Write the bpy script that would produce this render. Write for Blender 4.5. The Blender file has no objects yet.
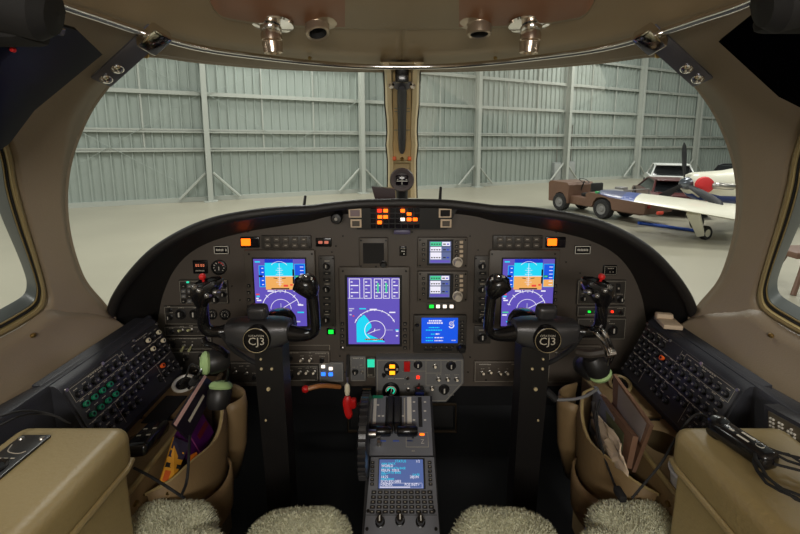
import bpy, bmesh, math, random
from mathutils import Vector, Matrix
random.seed(7)
scene = bpy.context.scene
COL = scene.collection
PI = math.pi
V = Vector
# ------------------------------------------------------------------ camera
F, CX, HOR, PITCH = 400.0, 402.0, 144.0, math.radians(8)
CY = HOR + F*math.tan(PITCH)
CAM = V((0, 0, 1.25))
GZ = -1.05                      # hangar floor level
def ray(px, py):
    return (V((0, math.cos(PITCH), -math.sin(PITCH)))*F + V((1, 0, 0))*(px-CX)
            + V((0, math.sin(PITCH), math.cos(PITCH)))*(CY-py))
def at(px, py, Y):
    d = ray(px, py)
    return CAM + d*(Y/d.y)
def atz(px, py, z):
    d = ray(px, py)
    return CAM + d*((z-CAM.z)/d.z)
def atx(px, py, x):
    d = ray(px, py)
    return CAM + d*(x/d.x)
cam_d = bpy.data.cameras.new('camera')
cam = bpy.data.objects.new('camera', cam_d)
COL.objects.link(cam)
cam.location = CAM
cam.rotation_euler = (PI/2-PITCH, 0, 0)
cam_d.sensor_width = 36
cam_d.lens = 18
cam_d.shift_x = (400-CX)/800
cam_d.shift_y = -(267-CY)/800
cam_d.clip_start = 0.02
scene.camera = cam
# ------------------------------------------------------------------ materials
def lin(c):
    return tuple(((x/255)/12.92 if x/255 <= .04045 else ((x/255+.055)/1.055)**2.4) for x in c)
MATS = {}
def mat(name, rgb, rough=.5, metal=0, emit=0, bump=None, var=0, spec=None, vscale=8):
    if name in MATS: return MATS[name]
    m = bpy.data.materials.new(name); m.use_nodes = True
    nt = m.node_tree; b = nt.nodes['Principled BSDF']
    c = lin(rgb)
    b.inputs['Base Color'].default_value = (*c, 1)
    b.inputs['Roughness'].default_value = rough
    b.inputs['Metallic'].default_value = metal
    if spec is not None: b.inputs['Specular IOR Level'].default_value = spec
    if emit:
        b.inputs['Emission Color'].default_value = (*c, 1)
        b.inputs['Emission Strength'].default_value = emit
        b.inputs['Base Color'].default_value = (0.01, 0.01, 0.01, 1)
    tc = None
    if bump or var:
        tc = nt.nodes.new('ShaderNodeTexCoord')
    if bump:
        n = nt.nodes.new('ShaderNodeTexNoise'); n.inputs['Scale'].default_value = bump[0]
        n.inputs['Detail'].default_value = 4
        bp = nt.nodes.new('ShaderNodeBump'); bp.inputs['Strength'].default_value = bump[1]
        bp.inputs['Distance'].default_value = .002
        nt.links.new(tc.outputs['Object'], n.inputs['Vector'])
        nt.links.new(n.outputs['Fac'], bp.inputs['Height'])
        nt.links.new(bp.outputs['Normal'], b.inputs['Normal'])
    if var:
        n = nt.nodes.new('ShaderNodeTexNoise'); n.inputs['Scale'].default_value = vscale
        n.inputs['Detail'].default_value = 6
        mx = nt.nodes.new('ShaderNodeMix'); mx.data_type = 'RGBA'
        mx.inputs[6].default_value = (*[x*(1-var) for x in c], 1)
        mx.inputs[7].default_value = (*[min(1, x*(1+var)) for x in c], 1)
        nt.links.new(tc.outputs['Object'], n.inputs['Vector'])
        nt.links.new(n.outputs['Fac'], mx.inputs[0])
        nt.links.new(mx.outputs[2], b.inputs['Base Color'])
    MATS[name] = m
    return m
def glass_mat(name, tint, ior=1.45, gloss=.5, rough=.02):
    m = bpy.data.materials.new(name); m.use_nodes = True
    nt = m.node_tree; nt.nodes.clear()
    o = nt.nodes.new('ShaderNodeOutputMaterial'); t = nt.nodes.new('ShaderNodeBsdfTransparent')
    g = nt.nodes.new('ShaderNodeBsdfGlossy'); g.inputs['Roughness'].default_value = rough
    mx = nt.nodes.new('ShaderNodeMixShader'); fr = nt.nodes.new('ShaderNodeFresnel')
    fr.inputs['IOR'].default_value = ior
    mm = nt.nodes.new('ShaderNodeMath'); mm.operation = 'MULTIPLY'; mm.inputs[1].default_value = gloss
    t.inputs['Color'].default_value = (*tint, 1)
    nt.links.new(fr.outputs[0], mm.inputs[0]); nt.links.new(mm.outputs[0], mx.inputs[0])
    nt.links.new(t.outputs[0], mx.inputs[1]); nt.links.new(g.outputs[0], mx.inputs[2])
    nt.links.new(mx.outputs[0], o.inputs[0])
    MATS[name] = m
    return m
TAN = mat('tan_vinyl', (146, 131, 110), .42, bump=(260, .25), var=.06, vscale=3)
TANL = mat('tan_leather', (146, 128, 86), .46, bump=(160, .35), var=.08, vscale=5)
TANS = mat('tan_seam', (96, 80, 54), .6)
TANP = mat('tan_pocket', (122, 100, 68), .55, bump=(180, .35), var=.12, vscale=9)
CEIL = mat('headliner', (150, 130, 99), .5, bump=(300, .2), var=.05, vscale=2)
BLK = mat('black_plastic', (30, 29, 29), .42, bump=(350, .15))
BLKG = mat('black_gloss', (22, 21, 22), .18)
BLKS = mat('black_satin', (33, 33, 35), .3, bump=(500, .12))
BLKM = mat('black_matte', (22, 21, 21), .8)
VINYL = mat('black_vinyl', (45, 46, 52), .55, bump=(420, .5))
HOOD = mat('hood_leather', (30, 28, 27), .5, bump=(520, .5))
CARPET = mat('dark_carpet', (20, 20, 22), .95, bump=(600, .8))
PANEL = mat('panel_brown', (82, 74, 66), .55, bump=(500, .2), var=.08, vscale=4)
PANELG = mat('panel_grey', (112, 112, 112), .5, bump=(500, .2))
BEZ = mat('bezel_grey', (84, 77, 69), .5, bump=(500, .15))
BEZD = mat('bezel_dark', (60, 56, 51), .5, bump=(500, .15))
RING = mat('groove_dark', (18, 17, 16), .6)
WHITE = mat('white_print', (205, 200, 188), .6)
DIM = mat('dim_print', (172, 165, 150), .6)
CHROME = mat('chrome', (225, 222, 220), .12, 1)
STEEL = mat('steel', (170, 165, 158), .3, 1)
BRASS = mat('brass', (176, 150, 100), .3, 1)
SCREWM = mat('screw_black', (18, 17, 16), .35, .4)
CREAM = mat('cream_plastic', (226, 216, 186), .4)
GREEN = mat('green_knob', (20, 122, 88), .4)
ORANGE = mat('orange_knob', (225, 92, 30), .45)
RED = mat('red_plastic', (200, 28, 26), .4)
GREENPAD = mat('green_pad', (150, 178, 120), .75, bump=(200, .3))
PURPLE = mat('purple_cover', (74, 20, 84), .3, var=.3, vscale=30)
PAPER = mat('paper', (206, 186, 160), .7, var=.1, vscale=40)
PAPERG = mat('paper_grey', (120, 122, 132), .6, var=.2, vscale=25)
PAPERB = mat('paper_brown', (130, 98, 78), .6, var=.25, vscale=18)
YELLOW = mat('yellow_paper', (214, 150, 40), .5)
FUR = mat('sheepskin', (200, 200, 174), .95, var=.08, vscale=22)
LEDO = mat('lamp_orange', (255, 96, 8), emit=3.2)
LEDY = mat('lamp_amber', (255, 150, 20), emit=2.6)
LEDR = mat('lamp_red', (255, 40, 16), emit=2.4)
LEDW = mat('lamp_white', (255, 240, 225), emit=1.6)
LEDG = mat('lamp_green', (10, 225, 60), emit=1.5)
LEDT = mat('lamp_teal', (40, 215, 170), emit=1.1)
LEDB = mat('lamp_blue', (40, 110, 255), emit=2.4)
S_PUR = mat('screen_violet', (96, 80, 184), emit=1)
S_BLUE = mat('screen_blue', (8, 84, 228), emit=1)
S_DKB = mat('screen_deep_blue', (10, 44, 190), emit=1)
S_CYAN = mat('screen_cyan', (20, 214, 244), emit=1)
S_TAN = mat('screen_orange', (240, 172, 92), emit=1)
S_WHT = mat('screen_white', (240, 236, 250), emit=1)
S_GRN = mat('screen_green', (70, 205, 150), emit=1)
S_RED = mat('screen_red', (236, 70, 60), emit=1)
S_BLK = mat('screen_black', (14, 12, 22), emit=1)
S_LAV = mat('screen_lavender', (188, 186, 218), emit=1)
S_GRY = mat('screen_slate', (92, 104, 150), emit=1)
S_OFF = mat('screen_off', (20, 16, 22), .12)
TINT = glass_mat('tinted_visor', (.045, .045, .05), 1.3, .10, .35)
GLASS = glass_mat('window_glass', (.95, .97, .955), 1.2, .18)
HWALL = mat('hangar_sheet', (158, 167, 160), .5, .1, var=.10, vscale=.5)
HSTEEL = mat('hangar_steel', (172, 176, 168), .5)
HFLOOR = mat('hangar_floor', (162, 157, 140), .34, var=.24, vscale=.35)
# ------------------------------------------------------------------ mesh builder
MW = {}
def smooth_pts(pts, n=6, closed=False):
    pts = [V(p) for p in pts]; out = []; N = len(pts)
    rng = N if closed else N-1
    for i in range(rng):
        p1, p2 = pts[i], pts[(i+1) % N]
        p0 = pts[i-1] if (i > 0 or closed) else p1*2-p2
        p3 = pts[(i+2) % N] if (i+2 < N or closed) else p2*2-p1
        for k in range(n):
            t = k/n
            out.append(.5*((2*p1)+(p2-p0)*t+(2*p0-5*p1+4*p2-p3)*t*t+(3*p1-p0-3*p2+p3)*t**3))
    if not closed: out.append(pts[-1])
    return out
TXT = {}
def text_mesh(s):
    if s not in TXT:
        cu = bpy.data.curves.new('glyphs', 'FONT'); cu.body = s; cu.size = 1
        cu.align_x = 'CENTER'; cu.align_y = 'CENTER'; cu.resolution_u = 2
        o = bpy.data.objects.new('glyphs', cu); COL.objects.link(o)
        dg = bpy.context.evaluated_depsgraph_get()
        me = o.evaluated_get(dg).to_mesh()
        TXT[s] = ([v.co.copy() for v in me.vertices], [tuple(p.vertices) for p in me.polygons])
        o.evaluated_get(dg).to_mesh_clear()
        bpy.data.objects.remove(o); bpy.data.curves.remove(cu)
    return TXT[s]
class MB:
    def __init__(s, *mats, T=None):
        s.v = []; s.f = []; s.mi = []; s.mats = list(mats); s.T = T or Matrix.Identity(4)
    def m(s, mt):
        if mt is None: return 0
        if mt not in s.mats: s.mats.append(mt)
        return s.mats.index(mt)
    def add(s, vs, fs, mt=None):
        b = len(s.v); k = s.m(mt)
        s.v += [s.T @ V(p) for p in vs]
        for f in fs: s.f.append(tuple(b+i for i in f)); s.mi.append(k)
        return s
    def box(s, c, size, mt=None, r=0, R=None, seg=2):
        x, y, z = [d/2 for d in size]
        if r:
            bm = bmesh.new(); bmesh.ops.create_cube(bm, size=1)
            for v in bm.verts: v.co = V((v.co.x*size[0], v.co.y*size[1], v.co.z*size[2]))
            bmesh.ops.bevel(bm, geom=bm.edges[:]+bm.verts[:], offset=min(r, min(size)*.49), segments=seg, profile=.5, affect='EDGES')
            bm.verts.index_update()
            vs = [v.co.copy() for v in bm.verts]; fs = [[v.index for v in f.verts] for f in bm.faces]; bm.free()
        else:
            vs = [V((a, b, d)) for a in (-x, x) for b in (-y, y) for d in (-z, z)]
            fs = [(0, 1, 3, 2), (4, 6, 7, 5), (0, 4, 5, 1), (2, 3, 7, 6), (0, 2, 6, 4), (1, 5, 7, 3)]
        if R: vs = [R @ p for p in vs]
        return s.add([p+V(c) for p in vs], fs, mt)
    def cyl(s, p0, p1, r0, r1=None, n=16, mt=None, caps=True):
        return s.tube([p0, p1], [r0, r0 if r1 is None else r1], n, mt, caps)
    def tube(s, pts, r, n=8, mt=None, caps=True, flat=1.0, up=None, closed=False):
        pts = [V(p) for p in pts]; N = len(pts)
        rs = r if isinstance(r, (list, tuple)) else [r]*N
        t0 = (pts[1]-pts[0]).normalized()
        a = V(up) if up else (V((0, 0, 1)) if abs(t0.z) < .9 else V((0, 1, 0)))
        u = (a - t0*a.dot(t0)).normalized(); vs = []; fs = []
        for i in range(N):
            if closed: t = (pts[(i+1) % N]-pts[i-1]).normalized()
            else: t = (pts[min(i+1, N-1)]-pts[max(i-1, 0)]).normalized()
            u = (u - t*u.dot(t)).normalized(); w = t.cross(u)
            for k in range(n):
                an = 2*PI*k/n
                vs.append(pts[i]+(u*math.cos(an)*flat+w*math.sin(an))*rs[i])
        for i in range(N if closed else N-1):
            j = (i+1) % N
            for k in range(n):
                fs.append((i*n+k, i*n+(k+1) % n, j*n+(k+1) % n, j*n+k))
        if caps and not closed:
            fs.append(tuple(reversed(range(n)))); fs.append(tuple((N-1)*n+k for k in range(n)))
        return s.add(vs, fs, mt)
    def lathe(s, prof, base, axis, n=20, mt=None):
        base = V(base); ax = V(axis).normalized()
        a = V((0, 0, 1)) if abs(ax.z) < .9 else V((1, 0, 0))
        u = (a-ax*a.dot(ax)).normalized(); w = ax.cross(u); vs = []; fs = []
        for (r, h) in prof:
            for k in range(n):
                an = 2*PI*k/n
                vs.append(base+ax*h+(u*math.cos(an)+w*math.sin(an))*max(r, 1e-5))
        for i in range(len(prof)-1):
            for k in range(n):
                fs.append((i*n+k, i*n+(k+1) % n, (i+1)*n+(k+1) % n, (i+1)*n+k))
        return s.add(vs, fs, mt)
    def prism(s, poly, z0, z1, mt=None):
        n = len(poly)
        vs = [V((p[0], p[1], z0)) for p in poly]+[V((p[0], p[1], z1)) for p in poly]
        fs = [tuple(reversed(range(n))), tuple(range(n, 2*n))]+[(i, (i+1) % n, n+(i+1) % n, n+i) for i in range(n)]
        return s.add(vs, fs, mt)
    def loft(s, rows, mt=None, closed=False):
        n = len(rows[0]); vs = [p for r in rows for p in r]; fs = []
        for i in range(len(rows)-1):
            for k in range(n if closed else n-1):
                fs.append((i*n+k, i*n+(k+1) % n, (i+1)*n+(k+1) % n, (i+1)*n+k))
        return s.add(vs, fs, mt)
    def slab(s, quad, th, mt=None):
        q = [V(p) for p in quad]; nn = (q[1]-q[0]).cross(q[-1]-q[0]).normalized()*th; n = len(q)
        vs = q+[p+nn for p in q]
        fs = [tuple(reversed(range(n))), tuple(range(n, 2*n))]+[(i, (i+1) % n, n+(i+1) % n, n+i) for i in range(n)]
        return s.add(vs, fs, mt)
    def rect(s, x0, y0, x1, y1, z, mt=None):
        return s.add([(x0, y0, z), (x1, y0, z), (x1, y1, z), (x0, y1, z)], [(0, 1, 2, 3)], mt)
    def frame(s, x0, y0, x1, y1, w, z, mt=None):
        s.rect(x0, y0, x1, y0+w, z, mt); s.rect(x0, y1-w, x1, y1, z, mt)
        s.rect(x0, y0, x0+w, y1, z, mt); return s.rect(x1-w, y0, x1, y1, z, mt)
    def line(s, a, b, w, z, mt=None):
        a = V((a[0], a[1], z)); b = V((b[0], b[1], z)); d = (b-a).normalized(); q = V((-d.y, d.x, 0))*w/2
        return s.add([a-q, b-q, b+q, a+q], [(0, 1, 2, 3)], mt)
    def arc(s, cx, cy, r, a0, a1, w, z, mt=None, n=24):
        vs = []; fs = []
        for i in range(n+1):
            a = math.radians(a0+(a1-a0)*i/n)
            vs += [(cx+math.cos(a)*(r-w/2), cy+math.sin(a)*(r-w/2), z), (cx+math.cos(a)*(r+w/2), cy+math.sin(a)*(r+w/2), z)]
        for i in range(n): fs.append((2*i, 2*i+1, 2*i+3, 2*i+2) if a1 < a0 else (2*i+1, 2*i, 2*i+2, 2*i+3))
        return s.add(vs, fs, mt)
    def text(s, st, cx, cy, size, z, mt=None, sx=1):
        vs, fs = text_mesh(st)
        return s.add([(cx+p.x*size*sx, cy+p.y*size, z) for p in vs], fs, mt)
    def build(s, name, parent=None, local=False, sharp=38, flip=False):
        me = bpy.data.meshes.new(name)
        vs = s.v
        if parent is not None and not local:
            inv = MW[parent.name].inverted(); vs = [inv @ p for p in vs]
        me.from_pydata([tuple(p) for p in vs], [], s.f)
        for mt in s.mats: me.materials.append(mt)
        me.polygons.foreach_set('material_index', s.mi)
        me.polygons.foreach_set('use_smooth', [True]*len(s.f))
        me.update()
        me.set_sharp_from_angle(angle=math.radians(sharp))
        o = bpy.data.objects.new(name, me); COL.objects.link(o)
        if parent is not None:
            o.parent = parent; MW[o.name] = MW[parent.name]
        else: MW[o.name] = Matrix.Identity(4)
        return o
    def top(s, name, label, cat, group=None, **k):
        """one-mesh thing whose origin sits at the base of its bounding box"""
        xs = [p.x for p in s.v]; ys = [p.y for p in s.v]; zs = [p.z for p in s.v]
        b = V(((min(xs)+max(xs))/2, (min(ys)+max(ys))/2, min(zs)))
        s.v = [p-b for p in s.v]
        o = s.build(name, **k); o.location = b; MW[o.name] = Matrix.Translation(b)
        tag(o, label, cat, group); return o
def tag(o, label=None, cat=None, group=None, kind=None):
    if label: o['label'] = label
    if cat: o['category'] = cat
    if group: o['group'] = group
    if kind: o['kind'] = kind
    return o
def thing(name, label, cat, M=None, group=None):
    o = bpy.data.objects.new(name, None); o.empty_display_size = .05; COL.objects.link(o)
    M = M if isinstance(M, Matrix) else Matrix.Translation(V(M or (0, 0, 0)))
    o.matrix_world = M; MW[o.name] = M.copy()
    return tag(o, label, cat, group)
def struct(mb, name, label=None, parent=None, **k):
    o = mb.build(name, parent, **k)
    if parent is None: tag(o, label, kind='structure')
    return o
# ------------------------------------------------------------------ flat units: pixels -> a plane of the cockpit
class Plane:
    def __init__(s, o, x, y):
        x = V(x).normalized(); z = x.cross(V(y)).normalized(); y = z.cross(x)
        s.M = Matrix((x, y, z)).transposed().to_4x4(); s.M.translation = V(o); s.n = z; s.o = V(o)
    def w(s, px, py, dz=0):
        d = ray(px, py); return CAM+d*((s.o+s.n*dz-CAM).dot(s.n)/d.dot(s.n))
    def loc(s, px, py, dz=0):
        return (s.M.inverted() @ s.w(px, py, dz))
class Unit:
    """a plate or box standing on a plane; its parts are placed on its front"""
    def __init__(s, pl, name, label, cat, x0, y0, x1, y1, depth=.012, m=None, r=.003, group=None, body='bezel', poly=None, back=.0):
        s.pl = pl; s.d = depth
        c = pl.loc((x0+x1)/2, (y0+y1)/2, depth)
        M = pl.M.copy(); M.translation = pl.M @ V((c.x, c.y, 0))
        s.t = thing(name, label, cat, M, group); s.Mi = M.inverted()
        a, b = s.cn(x0, y0, x1, y1); s.a = a; s.b = b
        s.k = (b[0]-a[0])/(x1-x0)          # metres per photo pixel
        s.mb = MB(m or BEZ); s.bn = body
        if poly: s.mb.prism([s.p(*q) for q in reversed(poly)], -back, depth)
        elif depth > 0: s.mb.box(((a[0]+b[0])/2, (a[1]+b[1])/2, (depth-back)/2), (b[0]-a[0], b[1]-a[1], depth+back), r=r)
    def p(s, px, py):
        q = s.Mi @ s.pl.w(px, py, s.d); return (q.x, q.y)
    def cn(s, x0, y0, x1, y1):
        xm, ym = (x0+x1)/2, (y0+y1)/2
        return (s.p(x0, ym)[0], s.p(xm, y1)[1]), (s.p(x1, ym)[0], s.p(xm, y0)[1])
    def dash(s, px, py, w=4, h=.8, m=None):
        x, y = s.p(px, py); w *= s.k/2; h *= s.k/2
        s.mb.rect(x-w, y-h, x+w, y+h, s.d+.0004, m or DIM)
    def dashes(s, px, py, w, h=.8, m=None):
        """a row of tiny unreadable lettering"""
        n = max(2, int(w/1.4)); x = px-w/2
        for i in range(n):
            if random.random() < .85: s.dash(x+w*(i+.5)/n, py+random.uniform(-.1, .1), w/n*.7, h, m)
    def word(s, st, px, py, h, m=None, sx=1):
        x, y = s.p(px, py); s.mb.text(st, x, y, h*s.k*1.4, s.d+.0005, m or WHITE, sx)
    def outline(s, x0, y0, x1, y1, w=.35, m=None):
        a, b = s.cn(x0, y0, x1, y1); s.mb.frame(a[0], a[1], b[0], b[1], w*s.k, s.d+.0004, m or DIM)
    def screws(s, pts, r=1):
        for q in pts: s.part('screw', lambda mb, x, y: mb.cyl((x, y, s.d-.001), (x, y, s.d+.0012), r*s.k, n=10), q, SCREWM)
    def part(s, name, fn, q, *mats, label=None):
        x, y = s.p(*q); mb = MB(*mats); fn(mb, x, y); o = mb.build(name, s.t, local=True)
        if label: o['label'] = label
        return o
    def knob(s, px, py, r=3, h=.014, m=None, name='knob', label=None, ptr=True):
        R = r*s.k
        def fn(mb, x, y):
            mb.lathe([(R*1.25, 0), (R*1.25, .002), (R, .003), (R*.9, h*.8), (R*.8, h), (0, h)], (x, y, s.d), (0, 0, 1), 16)
            if ptr: mb.box((x, y+R*.2, s.d+h), (R*.3, R*1.1, .002), WHITE if r > 2.2 else None)
        return s.part(name, fn, (px, py), m or BLK, label=label)
    def button(s, x0, y0, x1, y1, m=None, h=.004, name='button', label=None, mark=True):
        a, b = s.cn(x0, y0, x1, y1)
        def fn(mb, x, y):
            mb.box(((a[0]+b[0])/2, (a[1]+b[1])/2, s.d+h/2), (b[0]-a[0], b[1]-a[1], h), r=.0008, seg=1)
            if mark: mb.rect(a[0]*.7+b[0]*.3, a[1]*.6+b[1]*.4, a[0]*.3+b[0]*.7, a[1]*.4+b[1]*.6, s.d+h+.0002, DIM)
        return s.part(name, fn, ((x0+x1)/2, (y0+y1)/2), m or BLK, label=label)
    def light(s, px, py, w, h, m, name='lamp', label=None):
        W, H = w*s.k, h*s.k
        return s.part(name, lambda mb, x, y: mb.box((x, y, s.d+.002), (W, H, .004), r=.0008, seg=1), (px, py), m, label=label)
    def toggle(s, px, py, up=1, m=None, r=1.0, L=.02, name='toggle_switch'):
        R = (r if m is None else max(r, 1.45))*s.k
        def fn(mb, x, y):
            mb.lathe([(R*1.6, 0), (R*1.6, .002), (R*.8, .004), (0, .004)], (x, y, s.d), (0, 0, 1), 10, mt=STEEL)
            mb.tube([(x, y, s.d+.002), (x, y+up*L*.35, s.d+L*.8), (x, y+up*L*.4, s.d+L)], [R*.5, R*.95, R*.8], 10)
        return s.part(name, fn, (px, py), m or STEEL)
    def screen(s, x0, y0, x1, y1, m, draw=None, name='screen', raise_=.0006, label=None):
        a, b = s.cn(x0, y0, x1, y1)
        mb = MB(m); mb.box(((a[0]+b[0])/2, (a[1]+b[1])/2, s.d+raise_/2), (b[0]-a[0], b[1]-a[1], raise_))
        if draw:
            W, H = b[0]-a[0], b[1]-a[1]
            mb.T = Matrix.Translation((a[0], a[1], s.d+raise_)) @ Matrix.Diagonal((W, W, 1, 1))
            draw(mb, H/W)
        o = mb.build(name, s.t, local=True)
        if label: o['label'] = label
        return o
    def done(s):
        s.mb.build(s.bn, s.t, local=True); return s.t
def kids(o): return [c for c in list(bpy.data.objects) if c.parent == o]
def copy_tree(o, parent=None):
    c = o.copy(); COL.objects.link(c)
    if parent is not None: c.parent = parent
    for ch in kids(o): copy_tree(ch, c)
    return c
# ================================================================== HANGAR
WY0, WS = 19.98, .465                     # far wall line: Y = WY0 + WS*X
wd = V((1, WS, 0)).normalized(); wn = V((WS, -1, 0)).normalized()    # along the wall, towards the aircraft
def wallp(X, z, off=0): return V((X, WY0+WS*X, z))+wn*off
mb = MB(HFLOOR); mb.add([(-40, -12, GZ), (60, -12, GZ), (60, 60, GZ), (-40, 60, GZ)], [(0, 1, 2, 3)])
struct(mb, 'floor', 'smooth pale concrete hangar floor')
mb = MB(HWALL); rows = [[], []]
x = -34.0; pr = [(0, 0), (.21, 0), (.225, .07), (.265, .07), (.28, 0)]
while x < 44:
    for dx, o in pr:
        rows[0].append(wallp(x+dx, GZ+.12, o)); rows[1].append(wallp(x+dx, 9.5, o))
    x += .31
mb.loft(rows); HW = struct(mb, 'wall_back', 'ribbed pale metal wall of the hangar', sharp=20)
def girt(z, d=.16, h=.15, x0=-34, x1=44):
    m = MB(HSTEEL); a, b = wallp(x0, z), wallp(x1, z); q = []
    R = Matrix((wd, wn, V((0, 0, 1)))).transposed()
    m.box((a+b)/2+wn*(d/2+.03), ((b-a).length, d, h*.35), R=R); m.box((a+b)/2+wn*(d+.02), ((b-a).length, .02, h), R=R)
    return m.build('girt', HW)
for z in (1.03, 1.76, 3.2, 4.72, 6.2, 7.7): girt(z)
m = MB(HSTEEL); R = Matrix((wd, wn, V((0, 0, 1)))).transposed()
m.box(wallp(5, GZ+.09, .06), (78, .12, .18), R=R); m.build('base_channel', HW)
xs = [-31.3+5.86*i for i in range(13)]
for i, X in enumerate(xs):
    m = MB(HSTEEL)
    for o in (.2, .52): m.box(wallp(X, 4.2, o), (.19, .03, 10.5), R=R)
    m.box(wallp(X, 4.2, .36), (.03, .3, 10.5), R=R)
    m.box(wallp(X, GZ+.02, .36), (.5, .6, .04), R=R)
    m.build('column', HW)
    for sgn in (-1, 1):
        m = MB(HSTEEL); m.tube([wallp(X+sgn*.12, GZ+1.15, .3), wallp(X+sgn*1.0, GZ+.14, .3)], .055, 6); m.build('knee_brace', HW)
    if i < 12:
        for k in (1, 2):
            m = MB(HSTEEL); m.tube([wallp(X+5.85*k/3, 1.0, .1), wallp(X+5.85*k/3, 9, .1)], .035, 6); m.build('sag_rod', HW)
        for z0, z1 in ((-.9, 3.2), (3.2, 6.2)):
            for sg in (0, 1):
                m = MB(HSTEEL); a = X+.1; b = X+5.75
                m.tube([wallp(a if sg else b, z0, .22), wallp(b if sg else a, z1, .22)], .009, 6, mt=HWALL); m.build('cross_rod', HW)
# electrical cabinets between the columns on the right
for n, (px, y0, y1, lab) in enumerate([(554, 162, 183, 'grey electrical cabinet on the hangar wall, left of the column'), (568, 161, 182, 'grey electrical cabinet on the hangar wall, right of the column')]):
    t = (px-CX)/F; Y = WY0/(1-WS*t); X = t*Y
    z0 = CAM.z-(y1-HOR)/F*Y; z1 = CAM.z-(y0-HOR)/F*Y
    c = wallp(X, (z0+z1)/2, .2); M = Matrix.Translation(wallp(X, z0, .05)) @ R.to_4x4()
    t_ = thing('electrical_cabinet', lab, 'cabinet', M)
    m = MB(mat('cabinet_grey', (138, 142, 140), .5)); m.box((0, .12, (z1-z0)/2), (.55, .22, z1-z0), r=.02); m.build('body', t_, local=True)
    m = MB(mat('cabinet_door', (150, 153, 150), .5)); m.box((0, .235, (z1-z0)/2), (.48, .02, (z1-z0)*.9), r=.008); m.build('door', t_, local=True)
    m = MB(STEEL); m.tube([(0, .1, z1-z0), (0, .1, 3.5)], .03, 8); m.build('conduit', t_, local=True)
# ------------------------------------------------------------------ tow tractor
BROWN = mat('tractor_brown', (104, 76, 60), .55, var=.15, vscale=4); TYRE = mat('tyre', (34, 33, 34), .85); TGREY = mat('tractor_grey', (120, 118, 116), .5)
def wheel(parent, c, r, w, ax, rimm=None, name='wheel'):
    m = MB(TYRE); ax = V(ax).normalized(); c = V(c)
    m.lathe([(r*.55, -w/2), (r*.9, -w/2), (r, -w*.32), (r, w*.32), (r*.9, w/2), (r*.55, w/2)], c, ax, 24)
    o = m.build(name, parent, local=True)
    m = MB(rimm or TGREY); m.lathe([(0, -w*.4), (r*.58, -w*.45), (r*.58, w*.45), (r*.3, w*.36), (r*.2, w*.46), (0, w*.46)], c, ax, 20); m.build('rim', o, local=True)
    return o
fw = V((-.66, 1.5, 0)).normalized(); rt = V((fw.y, -fw.x, 0))
Mt = Matrix((rt, fw, V((0, 0, 1)))).transposed().to_4x4(); Mt.translation = V((6.38, 13.2, GZ))
tg = thing('tow_tractor', 'brown low aircraft tow tractor parked by the hangar wall', 'tow tractor', Mt)
m = MB(BROWN); m.box((0, -.35, .42), (.92, 3.3, .28), r=.03); m.build('chassis', tg, local=True)
m = MB(BROWN)                      # front hood with fender cut-outs
prof = [(.55, .30), (.62, .30), (.66, .48), (.76, .62), (.9, .66), (1.06, .6), (1.16, .46), (1.2, .3), (1.42, .3), (1.45, .95), (1.35, 1.02), (.6, 1.0), (.52, .92)]
def yz_prism(mb, prof, x0, x1, mt=None):
    n = len(prof); vs = [(x0, a, b) for a, b in prof]+[(x1, a, b) for a, b in prof]
    fs = [tuple(range(n)), tuple(reversed(range(n, 2*n)))]+[(i, n+i, n+(i+1) % n, (i+1) % n) for i in range(n)]
    return mb.add(vs, fs, mt)
yz_prism(m, prof, -.58, .58); m.build('hood', tg, local=True)
m = MB(BROWN); prof = [(-1.6, .34), (-1.18, .34), (-1.12, .56), (-.98, .66), (-.8, .68), (-.62, .64), (-.5, .5), (-.46, .34), (-.2, .34), (-.2, .72), (-.3, .78), (-2.15, .74), (-2.2, .66), (-2.2, .36)]
yz_prism(m, prof, -.6, .6); m.build('rear_body', tg, local=True)
m = MB(BLKM); m.box((0, .1, .62), (.5, .42, .12), r=.04); m.box((0, -.1, .84), (.5, .1, .4), r=.04); m.build('seat', tg, local=True)
m = MB(BLKM); m.tube([(.0, .55, .7), (0, .42, 1.05)], .02, 8); m.lathe([(.16, -.012), (.18, 0), (.16, .012), (.14, 0), (.16, -.012)], (0, .42, 1.06), (0, -.5, 1), 20); m.build('steering_wheel', tg, local=True)
m = MB(TGREY); m.box((-.2, -1.0, .83), (.5, .6, .14), r=.02); m.box((.25, -.8, .86), (.3, .25, .2), r=.02); m.tube([(-.55, -1.5, .76), (-.55, -1.5, .95), (.55, -1.5, .95), (.55, -1.5, .76)], .02, 8); m.build('deck_gear', tg, local=True)
m = MB(BLKM); m.box((0, 1.48, .4), (1.0, .08, .16), r=.02); m.build('bumper', tg, local=True)
for x in (-.5, .5):
    wheel(tg, (x, .9, .31), .31, .24, (1 if x > 0 else -1, 0, 0)); wheel(tg, (x, -.82, .31), .31, .26, (1 if x > 0 else -1, 0, 0))
for x in (-.42, .42):
    m = MB(LEDY if 0 else mat('lens_red', (150, 30, 24), .3)); m.box((x, -2.21, .56), (.12, .03, .08), r=.01); m.build('tail_lamp', tg, local=True)
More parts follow.
